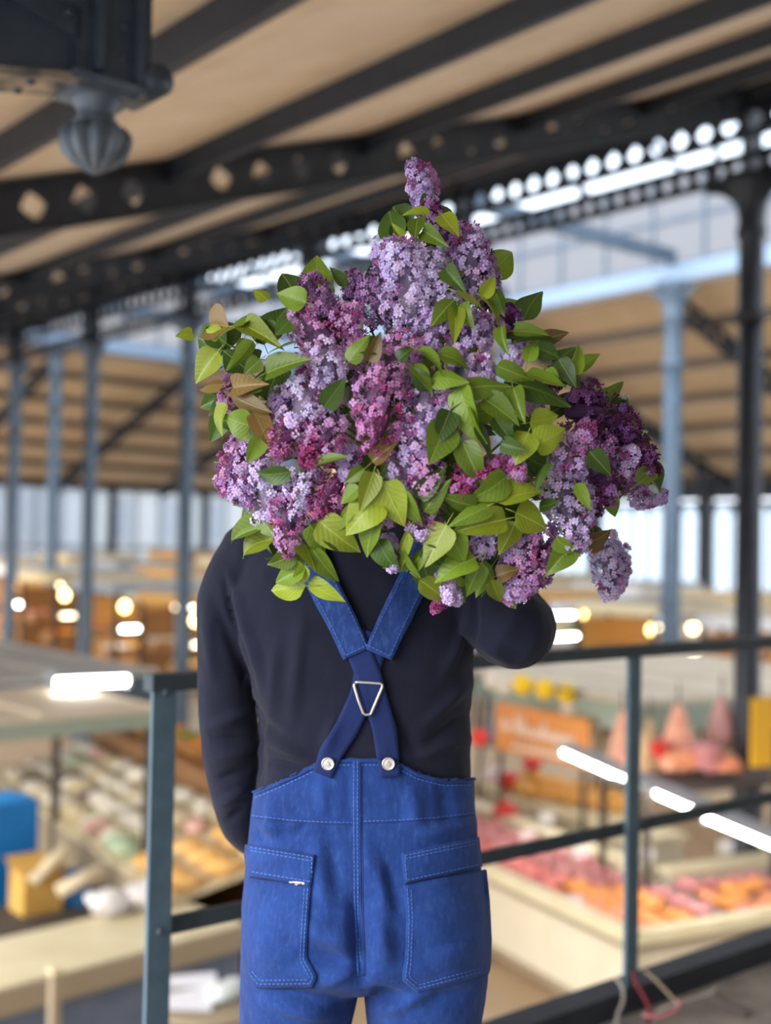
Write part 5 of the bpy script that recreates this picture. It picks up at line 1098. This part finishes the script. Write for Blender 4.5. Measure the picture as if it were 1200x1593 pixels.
# golden cheese counter between post and dungarees
CH = [lump_mesh('golden_cheese', .2, .2, .09, .2, mat('cheese_rind', (222, 166, 88), .6, c2=(232, 188, 120), scale=6), i) for i in range(2)]
for i in range(12):
    r_, c_ = divmod(i, 4); t = .22 + c_ * .42
    place('golden_cheese', CH[i % 2], db + dd * (.22 + r_ * .42) + dn * t + ZD * (.915 + .35 * t / 1.5), i, rnd.uniform(.85, 1.0), f'golden cheese on the near end of the sloping display, {ORD[c_]} from the post, {["front", "middle", "back"][r_]} row', 'cheese', 'golden cheeses on the display')
# foreground worktop with blue-grey front
w0, w1 = M(-60, 1556, .92), M(385, 1438, .92); wd = flat(w1 - w0); wn = Vector((-wd.y, wd.x, 0)); WL = (w1 - w0).length; wb = Vector((w0.x, w0.y, ZM))
wt = empty('worktop_counter', wb, 'long cream worktop with blue-grey front, lower left', 'counter')
MB().box(wb + wd * WL / 2 + wn * .55 + ZD * .90, wd * (WL / 2), wn * .55, ZD * .02).build('worktop', CREAM2, wt)
MB().box(wb + wd * WL / 2 + wn * .0 + ZD * .82, wd * (WL / 2), wn * .03, ZD * .10).build('edge_band', TAUPE, wt)
MB().box(wb + wd * WL / 2 + wn * .12 + ZD * .36, wd * (WL / 2), wn * .03, ZD * .36).build('front_panel', BLUEG, wt)
st = empty('wooden_stake', M(72, 1600, .55), 'short brown wooden stake standing before the worktop', 'stake'); p = M(72, 1540, .95); MB().beam(Vector((p.x, p.y, ZM)) - wn * .12, Vector((p.x, p.y, ZM + 1.12)) - wn * .12, .07, .07, wd).build('stake_bar', TAUPE, st); MB().box(Vector((p.x, p.y, ZM + 1.13)) - wn * .12, wd * .045, wn * .045, ZD * .02).build('stake_cap', CREAM2, st)
bag = lump_mesh('paper_bag', .2, .16, .12, .5, mat('white_bag', (226, 220, 216), .6, c2=(190, 186, 196), scale=5), 6); place('paper_bag', bag, M(168, 1422, .93), .5, 1.0, 'crumpled white bag on the back of the worktop', 'bag'); place('paper_bag', bag, M(222, 1412, .93), 1.5, 1.1, 'crumpled white bag against the left railing post', 'bag')
bx = MB().box(M(2, 1400, .45) + ZD * .35, wd * .25, wn * .3, ZD * .75); bl = bx.build('blue_screen', mat('bright_blue', (0, 112, 190), .5, c2=(0, 124, 204), scale=2), label='bright blue plastic screen at the left edge', cat='screen')
def carton(p, s, rot, m, label):
    t = empty('carton', p, label, 'box'); d = Vector((math.cos(rot), math.sin(rot), 0)); n = Vector((-d.y, d.x, 0))
    MB().box(p + ZD * s[2] / 2, d * (s[0] / 2), n * (s[1] / 2), ZD * (s[2] / 2)).build('carton_body', m, t)
    for k in (-1, 1): MB().hexa([p + ZD * s[2] + d * (-s[0] / 2) + n * (k * s[1] / 2), p + ZD * s[2] + d * (s[0] / 2) + n * (k * s[1] / 2), p + ZD * (s[2] + .08) + d * (s[0] / 2) + n * (k * (s[1] / 2 + .12)), p + ZD * (s[2] + .08) + d * (-s[0] / 2) + n * (k * (s[1] / 2 + .12))] + [q + ZD * .01 for q in [p + ZD * s[2] + d * (-s[0] / 2) + n * (k * s[1] / 2), p + ZD * s[2] + d * (s[0] / 2) + n * (k * s[1] / 2), p + ZD * (s[2] + .08) + d * (s[0] / 2) + n * (k * (s[1] / 2 + .12)), p + ZD * (s[2] + .08) + d * (-s[0] / 2) + n * (k * (s[1] / 2 + .12))]]).build('flap', m, t)
CARDB = mat('yellow_cardboard', (206, 164, 84), .8, c2=(196, 152, 76), scale=4)
lt = empty('low_table', M(80, 1440, 0.0), 'low brown table behind the worktop carrying cartons', 'table'); q = M(80, 1415, .55); MB().box(q - ZD * .03, wd * .8, wn * .45, ZD * .03).build('tabletop', DARKIN, lt)
for i in (-1, 1):
    for j in (-1, 1): MB().beam(q + wd * (.7 * i) + wn * (.36 * j) - ZD * .05, Vector((q.x, q.y, ZM)) + wd * (.7 * i) + wn * (.36 * j), .06, .06, wd).build('leg', DARKIN, lt)
carton(M(55, 1415, .55), (.42, .36, .42), .7, CARDB, 'open yellow cardboard carton behind the worktop'); carton(M(112, 1405, .55), (.3, .3, .2), .4, mat('teal_box', (40, 100, 150), .6), 'small blue carton right of the yellow one')
ROLL = mat('kraft_roll', (206, 190, 160), .7)
for i, (x, y, r2) in enumerate(((62, 1330, .5), (105, 1350, 1.1))):
    p = M(x, y + 30, .98); t = empty('paper_roll', p, ['tall leaning paper roll in the yellow carton', 'short paper roll lying over the cartons'][i], 'roll'); d = Vector((math.cos(r2), .3, .9 if i == 0 else .2)).normalized(); MB().tube([p - d * .1, p + d * .38], .07, 14).build('paper', ROLL, t, True); MB().tube([p + d * .375, p + d * .39], .025, 10).build('core', DARKIN, t, True)
# round side table with papers, bottom, right of the railing post
rp = M(322, 1562, .78); rt = empty('round_table', Vector((rp.x, rp.y, ZM)), 'round table with papers at the foot of the railing post', 'table')
MB().lathe(Vector((rp.x, rp.y, ZM)), [(.02, .76), (.42, .76), (.44, .77), (.44, .79), (.42, .80), (.02, .80)], 32).build('tabletop', TAUPE, rt, True); MB().lathe(Vector((rp.x, rp.y, ZM)), [(.25, 0), (.25, .03), (.05, .06), (.04, .4), (.06, .76)], 16).build('pedestal', DARKIN, rt, True)
PAP = mat('white_paper', (226, 228, 238), .8)
for i, (x, y, ro) in enumerate(((300, 1515, .2), (305, 1538, .5), (292, 1550, .05))):
    p = M(x, y + 12, .81 + .006 * i); me = MB(); 
    me.hexa([p + Vector((a * .19 * math.cos(ro) - b * .14 * math.sin(ro), a * .19 * math.sin(ro) + b * .14 * math.cos(ro), .012 * (a * b + 1) * .5)) for a, b in ((-1, -1), (1, -1), (1, 1), (-1, 1))] + [p + Vector((a * .19 * math.cos(ro) - b * .14 * math.sin(ro), a * .19 * math.sin(ro) + b * .14 * math.cos(ro), .012 * (a * b + 1) * .5 + .004)) for a, b in ((-1, -1), (1, -1), (1, 1), (-1, 1))]); me.build('paper_sheet', PAP, label=['white paper sheet on the round table, farthest back', 'white paper sheet in the middle of the round table', 'white paper sheet nearest the front of the round table'][i], cat='paper', group='papers on the round table')
place('plastic_bag', lump_mesh('plastic_bag', .16, .13, .08, .7, mat('clear_bag', (206, 212, 216), .2, c2=(184, 190, 190), scale=8), 9), M(352, 1556, .80), 0, 1.0, 'clear plastic bag beside the papers on the round table', 'bag')

# ---------------- stalls farther back
FAS = [(mat('grey_fascia', (150, 160, 172), .7), 'grey'), (mat('cream_fascia', (214, 200, 166), .7), 'cream'), (mat('sand_fascia', (206, 186, 140), .7), 'sand'), (mat('ochre_fascia', (216, 166, 92), .7), 'ochre'), (mat('white_fascia', (220, 220, 220), .7), 'white')]
CRT = bpy.data.meshes.new('crate_wall'); cm_ = MB()
for a, b, c, d in ((0, .19, .3, .01), (0, -.19, .3, .01), (.29, 0, .01, .19), (-.29, 0, .01, .19)): cm_.box((a, b, .09), (c, 0, 0), (0, d, 0), (0, 0, .09))
cm_.box((0, 0, .012), (.29, 0, 0), (0, .19, 0), (0, 0, .012)); CRT.from_pydata(cm_.v, [], cm_.f); CRT.materials.append(WOODB)
HEAP = {}
for i, (n, c) in enumerate((('orange', (232, 146, 60)), ('yellow', (236, 200, 110)), ('gold', (216, 160, 70)), ('green', (120, 140, 64)), ('white', (228, 222, 214)), ('pink', (220, 150, 140)))):
    mb_ = MB()
    for q in range(18):
        x_, y_ = -.24 + .096 * (q % 6), -.13 + .13 * (q // 6); mb_.rings(ell((x_ + rnd.uniform(-.02, .02), y_, .16 + rnd.uniform(0, .05)), .06, .06, .055, 8, 5))
    me = bpy.data.meshes.new('produce'); me.from_pydata(mb_.v, [], mb_.f); me.materials.append(mat('produce_' + n, c, .5)); me.shade_smooth(); HEAP[n] = me
def pxof(p): q = CAMR.transposed() @ (p - Vector((0, 0, CZ))); return 600 + F * q.x / -q.z
cells = []
for iu, (ua, ub) in enumerate(((4.6, 7.0), (8.0, 10.8), (12.9, 15.4), (16.2, 18.6), (20.1, 22.6), (23.6, 26.2))):
    for iv in range(9):
        va = 12.2 + 3.15 * iv; p = W(ua, va, ZM); Y = p.y; x0, x1 = pxof(W(ua, va + 2, 0)), pxof(W(ub, va, 0))
        if iu < 2 and va < 26.5 or 2 <= iu < 4 and va < 17.5 or Y < 19 or va > 36.5: continue
        if x1 < -10 or x0 > 1215 or (x0 > 335 and x1 < 820): continue
        cells.append((iv, iu, ua, ub, va, Y, x0))
for ci, (iv, iu, ua, ub, va, Y, x0) in enumerate(cells):
        wid = ub - ua; ri, si = iv, iu; fm, fn = FAS[(iv * 2 + iu) % 5]; h = CZ + float(np.interp(Y, [20, 43], [-1.35, -0.15])) - ZM
        short = f'{fn} stall, {ORD[iu]} in the {ORD[iv]} row'
        s, b = canopy_stall(W(ua, va, ZM), UD, VD, wid, 2.1, h, f'{fn}-fronted flat-roofed stall, {ORD[iu]} in the {ORD[iv]} row back', ROOFG if (si + ri) % 2 else ROOFC, fm, counter=DARKIN if si % 2 else CREAM, group='stalls farther back in the hall', fh=0.24)
        MB().box(b + UD * wid / 2 + VD * 2.0 + ZD * (h - 1.3), UD * (wid / 2 - .1), VD * .02, ZD * .9).build('back_wall', (WOODB, MATS['cream_fascia'], mat('gold_back', (210, 160, 90), .7), MATS['white_fascia'])[(si + 2 * ri) % 4], s)
        MB().box(b + UD * wid / 2 + VD * 1.7 + ZD * (h - 1.25), UD * (wid / 2 - .12), VD * .25, ZD * .02).build('shelf', WOODB, s); MB().box(b + UD * wid / 2 + VD * 0.7 + ZD * (h - 1.7), UD * (wid / 2 - .12), VD * .3, ZD * .02).build('shelf', WOODB, s)
        lm = (LAMPW, LAMPC, LAMPC)[(si + ri) % 3]; ln_ = {LAMPW: 'white', LAMPC: 'warm cream'}[lm]
        if (si + ri) % 5 != 1: tube_lamp(b + UD * .5 - VD * .08 + ZD * (h - .36), b + UD * 1.9 - VD * .08 + ZD * (h - .36), f'{ln_} strip lamp on the ' + short, lm, r=.045)
        for k in range(2):
            if rnd.random() < .8: bulb_lamp(b + UD * (.45 + 1.4 * k) + VD * .4 + ZD * (h - .55), .10, LAMPY if (k + si) % 3 else LAMPC, f'{["left", "right"][k]} hanging bulb in the ' + short, .3)
        aw = (MATS['cream_fascia'], ROOFG, MATS['white_fascia'], ROOFC)[(iv + 2 * iu) % 4]; a_ = b + ZD * (h - .22)
        MB().hexa([a_ + UD * .1, a_ + UD * (wid - .1), a_ + UD * (wid - .1) - VD * .55 - ZD * .16, a_ + UD * .1 - VD * .55 - ZD * .16] + [q + ZD * .02 for q in (a_ + UD * .1, a_ + UD * (wid - .1), a_ + UD * (wid - .1) - VD * .55 - ZD * .16, a_ + UD * .1 - VD * .55 - ZD * .16)]).build('awning', aw, s)
        sl = b + UD * .3 + VD * .35 + ZD * (h - 1.05); tube_lamp(sl, sl + UD * (wid - .8), f'low shelf strip lamp in the {short}', LAMPC if (iu + iv) % 2 else LAMPW, r=.035)
        MB().beam(sl + ZD * .1 - UD * .25, sl + ZD * .1 + UD * (wid - .35), .04, .04).build('lamp_rail', DARKIN, s)
        for lev, (dv_, zz) in enumerate(((1.7, h - 1.23), (.7, h - 1.68))):
            for k in range(3):
                key = rnd.choice(['orange', 'gold', 'yellow', 'orange', 'white', 'green', 'gold', 'pink']); p = b + UD * (.42 + .68 * k) + VD * dv_ + ZD * zz
                ce = empty('produce_crate', p, f'{key} produce crate, {["upper", "lower"][lev]} shelf, {ORD[k]} along, {short}', 'crate', 'produce crates in the far stalls'); ce.rotation_euler = (0, 0, math.atan2(UD.y, UD.x))
                for nm, me in (('crate_wall', CRT), ('produce', HEAP[key])):
                    o = bpy.data.objects.new(nm, me); COL.objects.link(o); o.parent = ce
                    if nm == 'produce': o['kind'] = 'stuff'
# strip lamps under the near stall roofs
for i in range(3):
    q = Vector((L2.x, L2.y, ZM)) - UD * (1.0 + 2.0 * i) + VD * 1.2 + ZD * 2.33
    tube_lamp(q, q - UD * 1.4, f'strip lamp under the sage-edged left stall roof, {ORD[i]} from the railing post', LAMPW, r=.04)
for i in range(3):
    q = Vector((S0.x, S0.y, ZM)) + dR * 1.2 + dL * (0.8 + 1.8 * i) + ZD * 2.33
    tube_lamp(q, q + dL * 1.3, f'strip lamp under the butcher stall roof, {ORD[i]} from the railing', LAMPW, r=.04)

# ---------------- cords tied round the foot of the right railing post
CORDS = [('red_twine', (112, 30, 48), .006, [(985, 1512, 3.80), (990, 1530, 3.78), (1003, 1552, 3.74), (1012, 1575, 3.70), (1006, 1597, 3.66)], 'dark red twine tied to the foot of the right railing post'),
         ('white_twine', (176, 170, 166), .006, [(1006, 1582, 3.70), (1040, 1566, 3.74), (1070, 1556, 3.80), (1106, 1545, 3.86), (1112, 1538, 3.88)], 'white twine lying on the gallery floor edge'),
         ('grey_twine', (140, 136, 132), .006, [(958, 1522, 3.80), (968, 1534, 3.77), (970, 1556, 3.73), (962, 1578, 3.69), (958, 1600, 3.66)], 'grey twine hanging left of the right railing post'),
         ('tan_twine', (140, 126, 106), .005, [(1004, 1510, 3.80), (1022, 1526, 3.78), (1040, 1545, 3.76), (1056, 1562, 3.74)], 'tan twine slanting right of the right railing post'),
         ('dark_twine', (84, 78, 76), .009, [(1112, 1540, 3.88), (1130, 1558, 3.86), (1150, 1580, 3.82), (1162, 1602, 3.78)], 'dark twine curving over the gallery floor'),
         ('pink_twine', (190, 120, 130), .006, [(1000, 1578, 3.69), (1025, 1582, 3.69), (1050, 1572, 3.72), (1060, 1556, 3.75)], 'pink twine looped at the right railing post foot')]
for nm, c, r, pts, lb_ in CORDS:
    P_ = [at(*p) for p in pts]; P_ = [Vector((p.x, p.y, max(p.z, r + .002))) for p in P_]; sm = []
    for i in range(len(P_) - 1):
        p0, p1, p2, p3 = P_[max(i - 1, 0)], P_[i], P_[i + 1], P_[min(i + 2, len(P_) - 1)]
        for k in range(5):
            t = k / 5; sm.append(.5 * ((2 * p1) + (p2 - p0) * t + (2 * p0 - 5 * p1 + 4 * p2 - p3) * t * t + (3 * p1 - p0 - 3 * p2 + p3) * t ** 3))
    MB().tube(sm + [P_[-1]], r, 8).build(nm, mat('cord_' + nm, c, .8), smooth=True, label=lb_, cat='twine', group='twine at the railing post')
